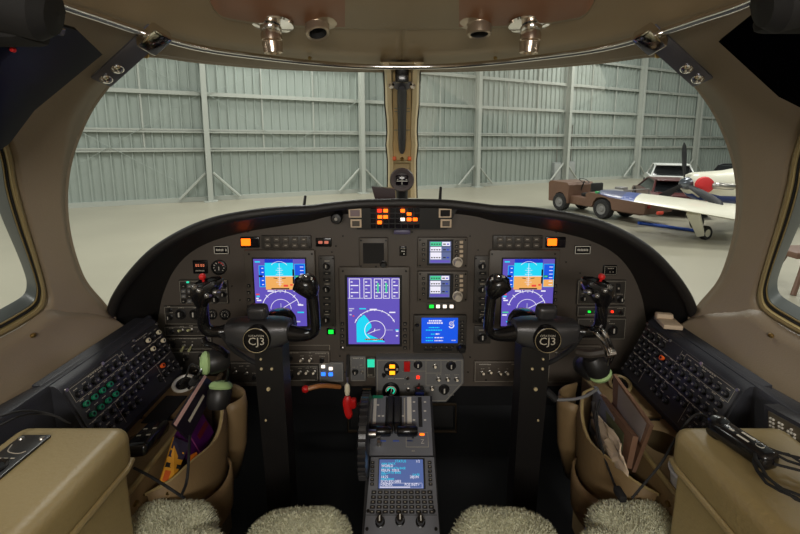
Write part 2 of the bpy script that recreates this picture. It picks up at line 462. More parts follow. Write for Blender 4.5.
# ------------------------------------------------------------------ parked cars
def car(name, lab, pos, ang, L, W, H, body, roof, kind):
    Mc = Matrix.Translation(V((*pos, GZ))) @ Matrix.Rotation(ang, 4, 'Z')
    t = thing(name, lab, 'car', Mc)
    h = H
    if kind == 'suv': sil = [(-.5, .34), (-.49, .62), (-.46, .66), (.2, .66), (.47, .6), (.5, .5), (.5, .3), (.4, .2), (-.42, .2)]; cab = [(-.47, .64), (-.42, .97), (-.36, 1), (.02, 1), (.08, .97), (.24, .64)]
    else: sil = [(-.5, .36), (-.49, .62), (-.42, .68), (.16, .66), (.42, .58), (.5, .48), (.5, .28), (.42, .18), (-.42, .18)]; cab = [(-.42, .66), (-.28, .96), (-.2, 1), (-.02, 1), (.05, .97), (.26, .63)]
    def ex(mb, pr, w0, w1, mt):
        n = len(pr); vs = []
        for sg in (-1, 1):
            for a, b in pr: vs.append((a*L, sg*(w0 if b < .7 else w1), b*h))
        fs = [tuple(range(n)), tuple(reversed(range(n, 2*n)))]+[(i, n+i, n+(i+1) % n, (i+1) % n) for i in range(n)]
        mb.add(vs, fs, mt)
    m = MB(body); ex(m, sil, W/2, W/2, body); m.build('body', t, local=True)
    m = MB(mat('car_glass', (24, 26, 28), .08)); ex(m, cab, W*.46, W*.36, None); m.build('windows', t, local=True)
    m = MB(roof); m.box((-.18*L, 0, h*1.0), (L*.36, W*.72, h*.04), r=h*.018)
    for sg in (-1, 1):
        for (a, b), (c, d) in zip(cab[:-1], cab[1:]):
            m.tube([(a*L, sg*W*(.46 if b < .7 else .36), b*h), (c*L, sg*W*(.46 if d < .7 else .36), d*h)], .035, 6)
    m.build('roof', t, local=True)
    for a in (-.31, .31):
        for sg in (-1, 1): wheel(t, (a*L, sg*W*.46, .33), .33, .2, (0, sg, 0))
    for sg in (-1, 1):
        m = MB(mat('lens_red', (150, 30, 24), .3)); m.box((-.495*L, sg*W*.36, h*.56), (.05, W*.22, h*.1), r=.02); m.build('tail_lamp', t, local=True)
    return t
CW = mat('car_white', (214, 216, 212), .25); CM = mat('car_maroon', (84, 44, 44), .3); CBK = mat('car_dark', (30, 30, 32), .2)
car('car', 'white hatchback with dark windows parked beyond the tow tractor', (12.4, 18.6), math.radians(62), 4.2, 1.75, 1.4, CW, CW, 'hatch')
car('car', 'dark maroon car parked between the tractor and the white hatchback', (9.5, 14.2), math.radians(68), 4.1, 1.7, 1.12, CM, CM, 'hatch')
car('car', 'black sport utility vehicle showing its roof behind the aircraft nose', (14.6, 16.0), math.radians(24), 4.8, 1.9, 1.5, CBK, CBK, 'suv')
# ------------------------------------------------------------------ the neighbouring propeller aircraft
AW = mat('aircraft_white', (226, 222, 204), .28); AB = mat('aircraft_blue', (34, 62, 138), .3); ABL = mat('aircraft_deep_blue', (40, 46, 96), .3)
fa = V((.95, .31, 0)).normalized()        # nose to tail
fr = V((fa.y, -fa.x, 0))                  # aircraft's own left side, towards the camera
Ma = Matrix((fa, fr*-1, V((0, 0, 1)))).transposed().to_4x4(); Ma.translation = V((7.55, 10.55, GZ))
ac = thing('propeller_aircraft', 'white and blue single engine propeller aircraft parked to the right', 'aircraft', Ma)
zc = 1.27
m = MB(AW, AB); rows = []
for x, r, dz, fl in [(0, .16, 0, 1), (.06, .26, -.02, 1), (.25, .35, -.06, 1), (.7, .43, -.13, 1), (1.4, .46, -.15, 1.02), (2.4, .52, -.12, 1.05), (3.4, .66, .16, 1.15), (5, .72, .18, 1.15), (7, .5, .3, 1), (9, .16, .5, 1)]:
    rows.append([V((x, r*math.cos(2*PI*k/28), zc+dz+r*fl*math.sin(2*PI*k/28))) for k in range(28)])
m.loft(rows, AW, closed=True)
for i, f in enumerate(m.f):
    c = sum((m.v[j] for j in f), V())/len(f)
    if c.z < zc-.30 and c.x > .05: m.mi[i] = 1
m.f.append(tuple(range(28))); m.mi.append(0)
fu = m.build('fuselage', ac, local=True)
m = MB(mat('spinner_grey', (96, 100, 108), .25, .6)); m.lathe([(.17, 0), (.15, .1), (.09, .2), (.0, .26)], (0, 0, zc), (-1, 0, 0), 18); m.build('spinner', ac, local=True)
for k in range(3):
    a = math.radians(-6+120*k); d = V((0, -math.sin(a), math.cos(a))); s_ = V((0, math.cos(a), math.sin(a)))
    m = MB(mat('blade_dark', (38, 38, 42), .4), mat('blade_tip', (190, 192, 196), .4)); rows = []
    for t, w in [(.1, .04), (.25, .055), (.45, .085), (.7, .095), (.9, .08), (.97, .05), (1.0, .02)]:
        c = V((-.1, 0, zc))+d*t*1.08
        rows.append([c+s_*w+V((.03, 0, 0)), c+V((-.02, 0, 0)), c-s_*w-V((.03, 0, 0)), c+V((.012, 0, 0))])
    m.loft(rows, closed=True); m.build('propeller_blade', ac, local=True)
m = MB(mat('cover_red', (206, 40, 44), .6)); m.lathe([(.0, .1), (.12, .1), (.2, .06), (.22, -.02), (.18, -.08)], (.16, -.34, zc-.02), (-.6, -1, 0), 18); m.tube([(.1, -.46, zc-.18), (.09, -.48, zc-.4), (.1, -.46, zc-.62)], .018, 6); m.build('intake_cover', ac, local=True)
m = MB(STEEL); m.tube(smooth_pts([(.35, -.30, zc-.05), (.3, -.52, zc-.02), (.5, -.62, zc-.04), (.75, -.62, zc-.06)], 4), .085, 10); m.build('exhaust_stack', ac, local=True)
m = MB(STEEL); m.tube([(.55, 0, zc-.45), (.5, 0, .3)], .05, 10); m.build('nose_gear', ac, local=True)
wheel(ac, (.5, 0, .2), .2, .14, (0, 1, 0), AW)
# wing: from the root under the fuselage towards the left of the photograph
inv = Ma.inverted()
tipL, tipF = inv @ at(596, 195, 9.7), inv @ at(603, 189, 10.7)
rtL, rtF = inv @ at(762, 224, 8.5), inv @ at(762, 207, 10.2)
m = MB(AW, ABL, AB); rows = []
for i in range(13):
    t = i/12; a = tipL.lerp(rtL, t); b = tipF.lerp(rtF, t); th = .03+.11*t; up = V((0, 0, 1)); row = []
    if i == 0: a = a.lerp(b, .25); b = b.lerp(a, .25)
    for s_, h in [(0, 0), (.04, .5), (.15, .9), (.35, 1), (.65, .7), (1, .02), (.65, -.4), (.3, -.6), (.06, -.4)]:
        row.append(a.lerp(b, s_)+up*h*th)
    rows.append(row)
m.loft(rows, closed=True)
for i, f in enumerate(m.f):
    q = i//9
    if q < 2: m.mi[i] = 1
    elif q < 3: m.mi[i] = 2
m.f.append(tuple(range(9))); m.mi.append(1)
m.build('wing', ac, local=True)
m = MB(AW, BLKM); q = [inv @ p for p in (at(686, 214, 9.2), at(700, 215, 9.0), at(704, 236, 9.3), at(697, 237, 9.4))]
m.slab(q, .07); m.build('gear_door', ac, local=True)
m = MB(STEEL); m.tube([inv @ at(694, 214, 9.3), inv @ at(705, 234, 9.5)], .045, 10); m.build('main_gear_leg', ac, local=True)
wheel(ac, inv @ V((at(705, 235, 9.5).x, 9.5, GZ+.17)), .17, .13, (0, 1, 0), AW)
m = MB(mat('tip_green', (60, 150, 90), .2)); m.box(tipL.lerp(tipF, .3)+V((-.02, 0, .02)), (.1, .1, .06), r=.02); m.build('navigation_light', ac, local=True)
m = MB(mat('pin_red', (196, 60, 40), .5)); m.box(inv @ at(660, 213, 9.1), (.18, .05, .07), r=.01); m.build('flag', ac, local=True)
# tow bar lying on the concrete
a = atz(641, 223, GZ+.05); b = atz(702, 231.5, GZ+.05)
m = MB(mat('towbar_blue', (28, 74, 170), .4)); m.tube([a, b], .045, 10)
d = (b-a).normalized(); m.box(a, (.16, .1, .09), r=.02); m.tube([b-V((d.y, -d.x, 0))*.16, b+V((d.y, -d.x, 0))*.16], .035, 8)
m.top('tow_bar', 'blue tow bar lying on the hangar floor under the wing', 'tow bar')
# a brown loading ramp stand seen through the right side window
c = atz(792, 292, GZ)
t = thing('workshop_bench', 'dark workshop stand on angled legs seen through the right side window', 'stand', Matrix.Translation(V((c.x+.4, c.y+.1, GZ))))
m = MB(BROWN); m.box((0, 0, .62), (1.1, .5, .1), r=.02); m.build('top', t, local=True)
for sx in (-1, 1):
    for sy in (-1, 1):
        m = MB(BROWN); m.tube([(sx*.3, sy*.15, .6), (sx*.52, sy*.24, .0)], .035, 8); m.build('leg', t, local=True)
# ================================================================== COCKPIT SHELL
SA, SB, SC, SZ, SE = .92, .72, 2.2, .95, 2.4
def shellf(p, s=1):
    return abs(p.x/(SA*s))**SE+abs((p.z-SZ)/(SB*s))**SE+abs(max(p.y, 0)/(SC*s))**SE
def sh(px, py, s=1.0, mir=False):
    d = ray(px, py).normalized(); lo, hi = 0.0, 6.0
    for _ in range(44):
        mid = (lo+hi)/2
        if shellf(CAM+d*mid, s) > 1: hi = mid
        else: lo = mid
    p = CAM+d*lo
    return V((-p.x, p.y, p.z)) if mir else p
def spl(pts, n): return [(p.x, p.y) for p in smooth_pts([(a, b, 0) for a, b in pts], n)]
def strip(inner, outer, n, k, s=1.0, mir=False, s1=None):
    a, b = spl(inner, n), spl(outer, n); rows = []
    for j in range(k+1):
        t = j/k; sc = s+(0 if s1 is None else (s1-s)*t)
        rows.append([sh(p[0]*(1-t)+q[0]*t, p[1]*(1-t)+q[1]*t, sc, mir) for p, q in zip(a, b)])
    return rows
W_IN = [(a+(250-a)*-.012-(2.5 if a < 100 else 0), b-1.2) for a, b in [(384, 71), (330, 70), (265, 67), (200, 61), (150, 54.5), (128, 62), (111, 81), (95, 106), (83, 130), (74, 155), (69, 180), (68, 207), (71, 235), (78, 262), (88, 285), (103, 306), (114, 320)]]
W_OUT = [(384, 66), (330, 63), (265, 57.5), (200, 48), (145, 33), (100, 18), (57, 3), (10, -20), (-30, 20), (-6, 110), (9, 148), (17, 187), (27, 225), (37, 258), (44, 283), (47, 300), (42, 312)]
RAIL = [(402, 67), (365, 66.5), (320, 63.5), (265, 57.5), (200, 48), (145, 33), (100, 18), (57, 3), (10, -20), (-40, -46)]
RTOP = [(402, -150), (365, -150), (320, -150), (265, -150), (200, -150), (145, -150), (100, -150), (57, -150), (10, -150), (-40, -150)]
SIDE_B = [W_IN[-1], (90, 313.5), (66, 312), (44, 310), (22, 326), (0, 338), (-30, 352), (-90, 378)]
SIDE_L = [(166, 352), (150, 358), (128, 372), (106, 385),  (62, 408), (0, 440), (-60, 470), (-140, 512)]
def thick(o, t=.012):
    md = o.modifiers.new('thickness', 'SOLIDIFY'); md.thickness = t; md.offset = 0; return o
for mir in (False, True):
    sd = 'right' if mir else 'left'
    m = MB(CEIL); r = strip(RAIL, RTOP, 5, 14, mir=mir)
    back = [V((p.x, -1.3, p.z)) for p in r[-1]]; m.loft(r+[back])
    thick(struct(m, 'ceiling', 'tan padded headliner, %s half' % sd))
    m = MB(TAN); m.loft(strip(W_IN, W_OUT, 5, 8, mir=mir))
    # rolled lip of the window opening
    e = [sh(p[0], p[1], 1.004, mir) for p in spl(W_IN, 5)]
    m.tube(e, .004, 8, TAN)
    thick(struct(m, 'trim_1' if mir else 'trim_2', 'tan windscreen surround on the %s side' % sd))
    m = MB(TAN); r = strip(SIDE_B, SIDE_L, 5, 6, mir=mir); m.loft(r)
    thick(struct(m, 'wall_%s' % sd, 'tan cockpit side wall on the %s' % sd))
    # glass of the windscreen
    ring = spl(W_IN+[(135, 340), (200, 320), (300, 280), (384, 240), (384, 160)], 3); cxy = (250, 180); rows = []
    for t in (1, .8, .6, .4, .2, .02):
        rows.append([sh(cxy[0]+(p[0]-cxy[0])*t, cxy[1]+(p[1]-cxy[1])*t, 1.012, mir) for p in ring])
    m = MB(GLASS); m.loft(rows, closed=True); struct(m, 'window_1' if mir else 'window_2', '%s windscreen pane' % sd)
    # side window: rim, seals, inner frame, pane
    SW = [(-40, 40), (-14, 90), (9, 148), (17, 187), (27, 225), (37, 258), (44, 283), (46, 298), (41, 311), (22, 324), (0, 336), (-30, 349), (-100, 370), (-170, 330), (-190, 200), (-150, 70)]
    ring = [(p.x, p.y) for p in smooth_pts([(a, b, 0) for a, b in SW], 6, True)]; c0 = (-75, 210)
    def rg(dd, s):
        out = []
        for p in ring:
            v = V((p[0]-c0[0], p[1]-c0[1])); L = v.length
            q = v*((L-dd)/L); out.append(sh(c0[0]+q.x, c0[1]+q.y, s, mir))
        return out
    fr_ = None
    m = MB(TANL); m.loft([rg(-1, .997), rg(1, .985), rg(4, .985), rg(6.5, 1.0), rg(8, 1.012)], closed=True)
    fr_ = struct(m, 'window_3' if mir else 'window_4', 'side window on the %s' % sd)
    m = MB(BLKM); m.loft([rg(6.5, 1.003), rg(7, .997), rg(8.6, .998), rg(9.2, 1.012)], closed=True); m.build('seal', fr_)
    m = MB(TANL); m.loft([rg(9, 1.008), rg(9.8, 1.0), rg(11, 1.0), rg(12, 1.014)], closed=True); m.build('inner_rim', fr_)
    m = MB(mat('seal_grey', (74, 78, 76), .35)); m.loft([rg(11.5, 1.012), rg(12, 1.006), rg(20, 1.03), rg(24, 1.045)], closed=True); m.build('frame', fr_)
    m = MB(GLASS); m.loft([rg(d, 1.044) for d in (23, 40, 60, 80)]+[[sh(c0[0], c0[1], 1.044, mir)]*len(ring)], closed=True); m.build('pane', fr_)
    # small screw in the wall panel
    c = sh(33, 335.5, .992, mir); m = MB(BRASS); m.lathe([(.006, 0), (.005, .003), (0, .004)], c, (1 if not mir else -1, -.6, .1), 12)
    m.build('screw', bpy.data.objects['wall_'+sd])
for mir in (False, True):          # rest of the cabin shell behind and above the side windows
    r = strip([(-6, 110), (-14, 90), (-40, 40), (-150, 68), (-192, 200), (-172, 332), (-98, 372), (-88, 378)], [(-24, 20), (-40, -46), (-42, -150), (-420, -150), (-700, 100), (-700, 430), (-420, 610), (-140, 524)], 6, 8, mir=mir)
    m = MB(TAN); m.loft(r+[[V((p.x, -1.3, p.z)) for p in r[-1]]])
    thick(struct(m, 'trim_6' if mir else 'trim_7', 'tan cabin lining around and behind the %s side window' % ('right' if mir else 'left')))
# raised overhead panel carrying the lamps
m = MB(CEIL); top_ = [(200, -30), (215, 10), (240, 20), (290, 25), (345, 27), (402, 28)]; rows = []
pt = spl(top_+[(804-a, b) for a, b in reversed(top_[:-1])], 5)
for j, (dy, s) in enumerate([(3.5, 1.0), (1.5, .99), (0, .978), (-30, .974), (-90, .974), (-130, .974)]):
    rows.append([sh(p[0], min(p[1], 28)+dy*(1 if dy > 0 else 1), s) for p in pt])
m.loft(rows)
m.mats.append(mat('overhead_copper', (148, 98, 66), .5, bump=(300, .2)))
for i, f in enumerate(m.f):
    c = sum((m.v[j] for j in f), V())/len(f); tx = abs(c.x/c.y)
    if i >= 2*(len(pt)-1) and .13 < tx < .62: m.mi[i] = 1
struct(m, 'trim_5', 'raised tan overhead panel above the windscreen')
# floor, firewall, nose sides, all in dark carpet
m = MB(CARPET); m.add([(-.86, -1.2, 0), (.86, -1.2, 0), (.86, 1.8, 0), (-.86, 1.8, 0)], [(0, 1, 2, 3)]); struct(m, 'floor', 'dark cockpit floor carpet')
m = MB(CARPET); m.box((0, 1.79, .42), (1.7, .03, .84)); struct(m, 'wall_front', 'dark footwell bulkhead')
for sg, sd in ((-1, 'left'), (1, 'right')):
    m = MB(CARPET); m.box((sg*.855, .27, .26), (.02, 3.0, .52)); struct(m, 'wall_lower_'+sd, 'dark lower side wall on the '+sd)
m = MB(TAN); 
for sg in (-1, 1): m.box((sg*.825, -.45, .6), (.02, 1.6, .62))
# ================================================================== COCKPIT FITTINGS
PY = 1.25
# ---- chrome visor rail, following the shell, on two brackets
m = MB(CHROME); half = [sh(p[0], p[1], .955) for p in spl(RAIL[:9], 5)]
pts = [V((-p.x, p.y, p.z)) for p in reversed(half)]+half[1:]
m.tube(pts, .0085, 12)
rail = thing('visor_rail', 'long curved chrome sun visor rail under the headliner', 'rail', Matrix.Translation(pts[len(pts)//2]))
m.build('tube', rail)
for px in (310, 495):
    c = sh(px, 58, .985); m = MB(BRASS); m.lathe([(0, -.004), (.006, 0), (.006, .006), (.0, .01)], c, (0, -1, -.3), 10); m.build('screw', rail)
BRK = mat('bracket_metal', (112, 112, 122), .3, .5)
for mir in (False, True):
    sg = 1 if mir else -1
    a, b = sh(101, 83, .975, mir), sh(158, 31, .955, mir)
    d = (b-a).normalized(); ctr = (a+b)/2
    nrm = (V((0, .45, .95))-ctr); nrm = (nrm-d*nrm.dot(d)).normalized(); w = d.cross(nrm)
    R3 = Matrix((d, w, nrm)).transposed(); M = R3.to_4x4(); M.translation = ctr
    t = thing('rail_bracket', 'metal bracket holding the visor rail above the %s windscreen corner' % ('right' if mir else 'left'), 'bracket', M, 'visor rail brackets')
    L = (b-a).length
    m = MB(BRK); m.box((0, 0, -.003), (L, .044, .008), r=.003); m.build('plate', t, local=True)
    m = MB(CHROME); m.box((L/2-.016, 0, .012), (.06, .044, .03), r=.006); m.build('rail_clamp', t, local=True)
    for x in (-L/2+.018, -L/2+.058):
        m = MB(CHROME); m.lathe([(.013, 0), (.013, .004), (.009, .008), (.004, .009), (.0, .006)], (x, 0, 0), (0, 0, 1), 14); m.build('screw', t, local=True)
    c = sh(146, 55, .982, mir); m = MB(BRASS); m.lathe([(.008, 0), (.007, .004), (0, .006)], c, (0, -1, -.4), 10); m.build('stud', t)
# ---- tinted sun visors with their pivots
for mir in (False, True):
    sg = -1 if mir else 1
    Q = [(101, 53), (33, 109), (8, 142), (-60, 190), (-120, 120), (-80, -30), (30, -20), (55, 23), (76, 29)] if not mir else [(84, 40), (24, 95), (-6, 110), (-60, 150), (-120, 100), (-80, -30), (30, -30), (40, 12), (54, 16)]
    P = [sh(x, y, .90, mir) for x, y in Q]
    c = sum(P, V())/len(P)
    t = thing('sun_visor', 'dark tinted sun visor folded against the %s windscreen post' % ('right' if mir else 'left'), 'sun visor', Matrix.Translation(c), 'tinted sun visors')
    n = (P[1]-P[0]).cross(P[-1]-P[0]).normalized(); n = n if n.dot(CAM-c) > 0 else -n
    m = MB(TINT); k = len(P); vs = [p-n*.004 for p in P]+[p+n*.004 for p in P]+[c-n*.004, c+n*.004]
    fs = [(i, (i+1) % k, k+(i+1) % k, k+i) for i in range(k)]+[((i+1) % k, i, 2*k) for i in range(k)]+[(k+i, k+(i+1) % k, 2*k+1) for i in range(k)]
    m.add(vs, fs); m.build('tinted_panel', t, sharp=50)
    piv = sh(24 if not mir else 10, 6 if not mir else -4, .86, mir)
    m = MB(BLKM); m.lathe([(.03, -.05), (.042, -.04), (.042, .02), (.03, .035), (.0, .04)], piv, (sg*.9, .3, -.2), 18)
    m.tube([piv, sh(52 if not mir else 40, 8 if not mir else 2, .90, mir)], .018, 10); m.box(sh(2, 34 if not mir else 20, .87, mir), (.10, .06, .028), r=.012)
    m.build('pivot_arm', t)
    m = MB(RED); m.lathe([(.004, 0), (.0035, .004), (0, .005)], sh(14, 50, .872, mir) if not mir else sh(14, 25, .872, mir), (0, -1, 0), 12); m.build('knob', t)
    if not mir:
        m = MB(CHROME); m.slab([sh(47, 27, .885), sh(66, 30, .885), sh(64, 36, .885), sh(45, 33, .885)], .002); m.build('clip', t)
# ---- windscreen centre post
def post_row(py, hw, s, lift=0):
    return [sh(CX+u*hw, py, s-abs(1-abs(u))*lift) for u in (-1, -.92, -.75, -.5, 0, .5, .75, .92, 1)]
post = [(62, 22), (68, 19), (72, 17.5), (85, 17), (105, 16.5), (120, 15), (132, 14.5), (145, 15.5), (160, 14), (180, 14), (198, 14.5)]
POSTT = mat('post_tan', (216, 194, 150), .4, bump=(200, .2))
pt = thing('windscreen_post', 'tan post between the two windscreen panes', 'post', Matrix.Translation(sh(CX, 198, 1.0)))
m = MB(POSTT); rows = []
for py, hw in post:
    rows.append([sh(CX-hw, py, 1.01), sh(CX-hw, py, .985), sh(CX-hw*.88, py, .962), sh(CX-hw*.62, py, .960), sh(CX-hw*.55, py, .985), sh(CX+hw*.55, py, .985), sh(CX+hw*.62, py, .960), sh(CX+hw*.88, py, .962), sh(CX+hw, py, .985), sh(CX+hw, py, 1.01)])
m.loft(rows); m.build('moulding', pt)
m = MB(BLKM)
for sg in (-1, 1): m.tube([sh(CX+sg*(hw+.4), py, 1.0) for py, hw in post], .005, 6)
m.build('seal', pt)
m = MB(mat('post_recess', (236, 204, 146), .5)); m.loft([[sh(CX-9, py, .978), sh(CX+9, py, .978)] for py in (72, 90, 110, 130, 150, 160)]); m.build('recess', pt)
m = MB(DIM)
for sg in (-1, 1):
    for k in range(9):
        y = 108+k*3.1; m.slab([sh(CX+sg*6-1.8, y, .977), sh(CX+sg*6+1.8, y, .977), sh(CX+sg*6+1.8, y+.8, .977), sh(CX+sg*6-1.8, y+.8, .977)], .0004)
m.build('placard', pt)
m = MB(mat('cord_charcoal', (66, 66, 70), .7)); pts = [sh(CX, py, .955) for py in (88, 92, 105, 120, 140, 150, 153)]
m.tube(pts, [.012, .019, .02, .019, .019, .016, .008], 12); m.build('strap', pt)
m = MB(BRK); m.slab([sh(CX-9, 83, .966), sh(CX+9, 83, .966), sh(CX+8, 88, .966), sh(CX+3, 91, .966), sh(CX-3, 91, .966), sh(CX-8, 88, .966)], .006)
m.build('strap_plate', pt)
m = MB(BLKG); m.box(sh(CX, 76, .965), (.05, .03, .05), r=.006); m.build('strap_buckle', pt)
for sg in (-1, 1):
    m = MB(CHROME); m.lathe([(.012, 0), (.011, .005), (0, .008)], sh(CX+sg*10.5, 85.5, .955), (0, -1, 0), 14); m.build('screw', pt)
    m = MB(ORANGE); m.box(sh(CX+sg*7.5, 158.5, .955), (.018, .012, .02), r=.003); m.build('orange_tab', pt)
m = MB(TANL); m.box(sh(CX, 162, .955), (.085, .03, .012), r=.005); m.cyl(sh(CX, 162, .955), sh(CX, 158, .955), .008, mt=BRASS); m.build('shelf', pt)
# ---- magnetic compass
c = sh(CX, 180, .90); Mc = Matrix.Translation(c)
t = thing('magnetic_compass', 'round brown black compass on the foot of the windscreen post', 'compass', Mc)
r = 12.2/F*c.y
m = MB(mat('compass_body', (58, 46, 44), .5)); m.lathe([(0, -.05), (r*.9, -.045), (r, -.02), (r, .012), (r*.9, .02), (r*.62, .016), (r*.6, .0), (0, .0)], c, (0, -1, .1), 28); m.build('housing', t)
m = MB(S_OFF); m.box(c+V((0, -.008, 0)), (r*1.0, .012, r*.82), r=.004); m.build('window', t)
m = MB(WHITE); m.box(c+V((0, -.016, 0)), (.003, .001, r*.7)); m.box(c+V((0, -.016, -.004)), (r*.9, .001, .003))
for x in (-.4, .4): m.box(c+V((x*r*.9, -.016, .003)), (r*.12, .001, .0025))
m.build('card_marks', t)
m = MB(BLK); m.tube([c+V((0, .01, -r*.8)), c+V((0, .02, -r*1.35-.02))], .03, 10); m.build('stalk', t)
# dark bulb shaped cover left of the compass, and the two thin rods
a = at(384, 199, 1.36)
m = MB(mat('maroon_plastic', (52, 32, 32), .25)); m.slab([at(372, 185.5, 1.4), at(395, 188, 1.4), at(396, 200, 1.4), at(377, 203, 1.4)], -.03); m.tube([at(386, 192, 1.41), at(386, 205, 1.41)], .012, 8)
m.top('standby_lamp_housing', 'dark maroon angular lamp housing on the glareshield left of the compass', 'lamp')
for px, y0, lab in ((440, 187, 'short dark rod standing on the glareshield right of the compass'), (304.5, 196, 'short dark rod standing on the glareshield near the left pilot')):
    m = MB(BLK); m.tube([at(px-.5, 207, 1.17), at(px+.8, y0, 1.19)], [.005, .004], 8); m.top('glareshield_rod', lab, 'rod')
# ---- overhead lamps and air vents
for px, lab in ((271, 'left'), (531, 'right')):
    c = sh(px, 29, .972); t = thing('reading_lamp', 'chrome swivel reading lamp in the overhead panel, %s one' % lab, 'lamp', Matrix.Translation(c))
    sg = -1 if px < CX else 1
    m = MB(CHROME); m.lathe([(.060, .002), (.058, -.003), (.028, -.008), (.027, -.016), (.024, -.02)], c+V((0, 0, .012)), (0, .1, 1), 26); m.build('base', t)
    p0 = c+V((0, -.004, .0)); p1 = p0+V((sg*-.004, .004, -.062))
    m = MB(mat('lamp_champagne', (206, 190, 172), .2, .9)); ax = (p1-p0); L = ax.length
    m.lathe([(0, 0), (.020, .002), (.027, .012), (.027, L*.45), (.023, L*.5), (.027, L*.55), (.024, L*.98), (.021, L), (.019, L*.9), (0, L*.9)], p0, ax, 24); m.build('lamp_head', t)
for px, lab in ((317, 'left'), (479, 'right')):
    c = sh(px, 26, .974); t = thing('air_vent', 'silver eyeball air vent in the overhead panel, %s one' % lab, 'vent', Matrix.Translation(c))
    m = MB(mat('vent_silver', (176, 160, 140), .3, .7)); m.lathe([(.056, .0), (.054, -.004), (.034, -.008), (.032, -.014), (.0, -.014)], c+V((0, 0, .012)), (0, .1, 1), 26); m.build('base', t)
    p0 = c+V((0, -.005, -.006)); m = MB(mat('vent_silver', (1, 1, 1)), BLKM); m.lathe([(.030, -.01), (.033, .004), (.032, .018), (.029, .021), (.024, .018)], p0, (.25 if px < CX else 0, -.32 if px < CX else -.1, -1), 24); m.lathe([(.025, .018), (.02, .002), (0, .0)], p0, (.25 if px < CX else 0, -.32 if px < CX else -.1, -1), 24, mt=BLKM); m.build('nozzle', t)
# ================================================================== glareshield hood
LIP = [(402, 203, 1.12), (360, 204, 1.12), (330, 207, 1.11), (310, 209.5, 1.10), (280, 211, 1.08), (250, 214.5, 1.06), (215, 221.5, 1.05), (185, 233, 1.045), (155, 251.5, 1.045), (132, 275, 1.055), (117, 297, 1.07), (111, 315, 1.09), (110, 330, 1.1), (111, 352, 1.11), (114, 385, 1.12)]
EDGE = [(402, 214), (360, 214), (330, 217), (310, 222), (280, 227), (250, 232), (215, 241), (190, 254), (174, 272), (164, 295), (160, 315), (158, 330), (158, 350), (159, 372), (160, 392)]
lip = smooth_pts([at(*p) for p in LIP], 5); edge = smooth_pts([at(a, b, PY+.006) for a, b in EDGE], 5)
deck = [at(CX+(q.x-CX)*.86, q.y+9, q.z+.40) for q in smooth_pts(LIP, 5)]
mid = [(a*.45+b*.55)+V((0, 0, .012)) for a, b in zip(lip, edge)]
full = lambda L: [V((-p.x, p.y, p.z)) for p in reversed(L)]+L[1:]
hd = thing('glareshield', 'black leather covered glareshield hood arching over the instrument panel', 'glareshield', Matrix.Translation(V((0, 1.12, 1.0))))
m = MB(HOOD); m.loft([full(lip), full(mid), full(edge)]); m.build('underside', hd)
m = MB(HOOD); m.loft([full(lip), [p+V((0, .06, .004)) for p in full(lip)], full(deck)]); m.build('top_cover', hd)
m = MB(HOOD); m.tube(full(lip), .0135, 12); m.build('rolled_edge', hd)
# ================================================================== instrument panel
PP = Plane((0, PY, .8), (1, 0, 0), (0, 0, 1))
poly = [(160, 386), (159, 350), (160, 310), (168, 282), (182, 258), (205, 243), (235, 233), (262, 228), (310, 221), (345, 213), (402, 212)]
poly = poly+[(804-a, b) for a, b in reversed(poly[:-1])]
poly = [(CX+(a-CX)*1.02, 300+(b-300)*(1.03 if b < 300 else 1)) for a, b in poly]
ip = Unit(PP, 'instrument_panel', 'wide dark brown main instrument panel holding all displays', 'instrument panel', 160, 212, 644, 386, 0, PANEL, body='panel_plate', poly=poly, back=.03)
for q in ((224, 273), (232, 286), (240, 300), (580, 273), (566, 262), (326, 246), (336, 246), (343, 236), (332, 252), (412, 232), (470, 236), (478, 250), (395, 283), (413, 330), (340, 356), (405, 354), (470, 357), (330, 364), (345, 372), (468, 372), (556, 300), (248, 232), (556, 232), (214, 250), (590, 245)): ip.screws([q], .8)
ip.dashes(478, 365, 8); ip.outline(283, 345, 330, 364)
ip.done()
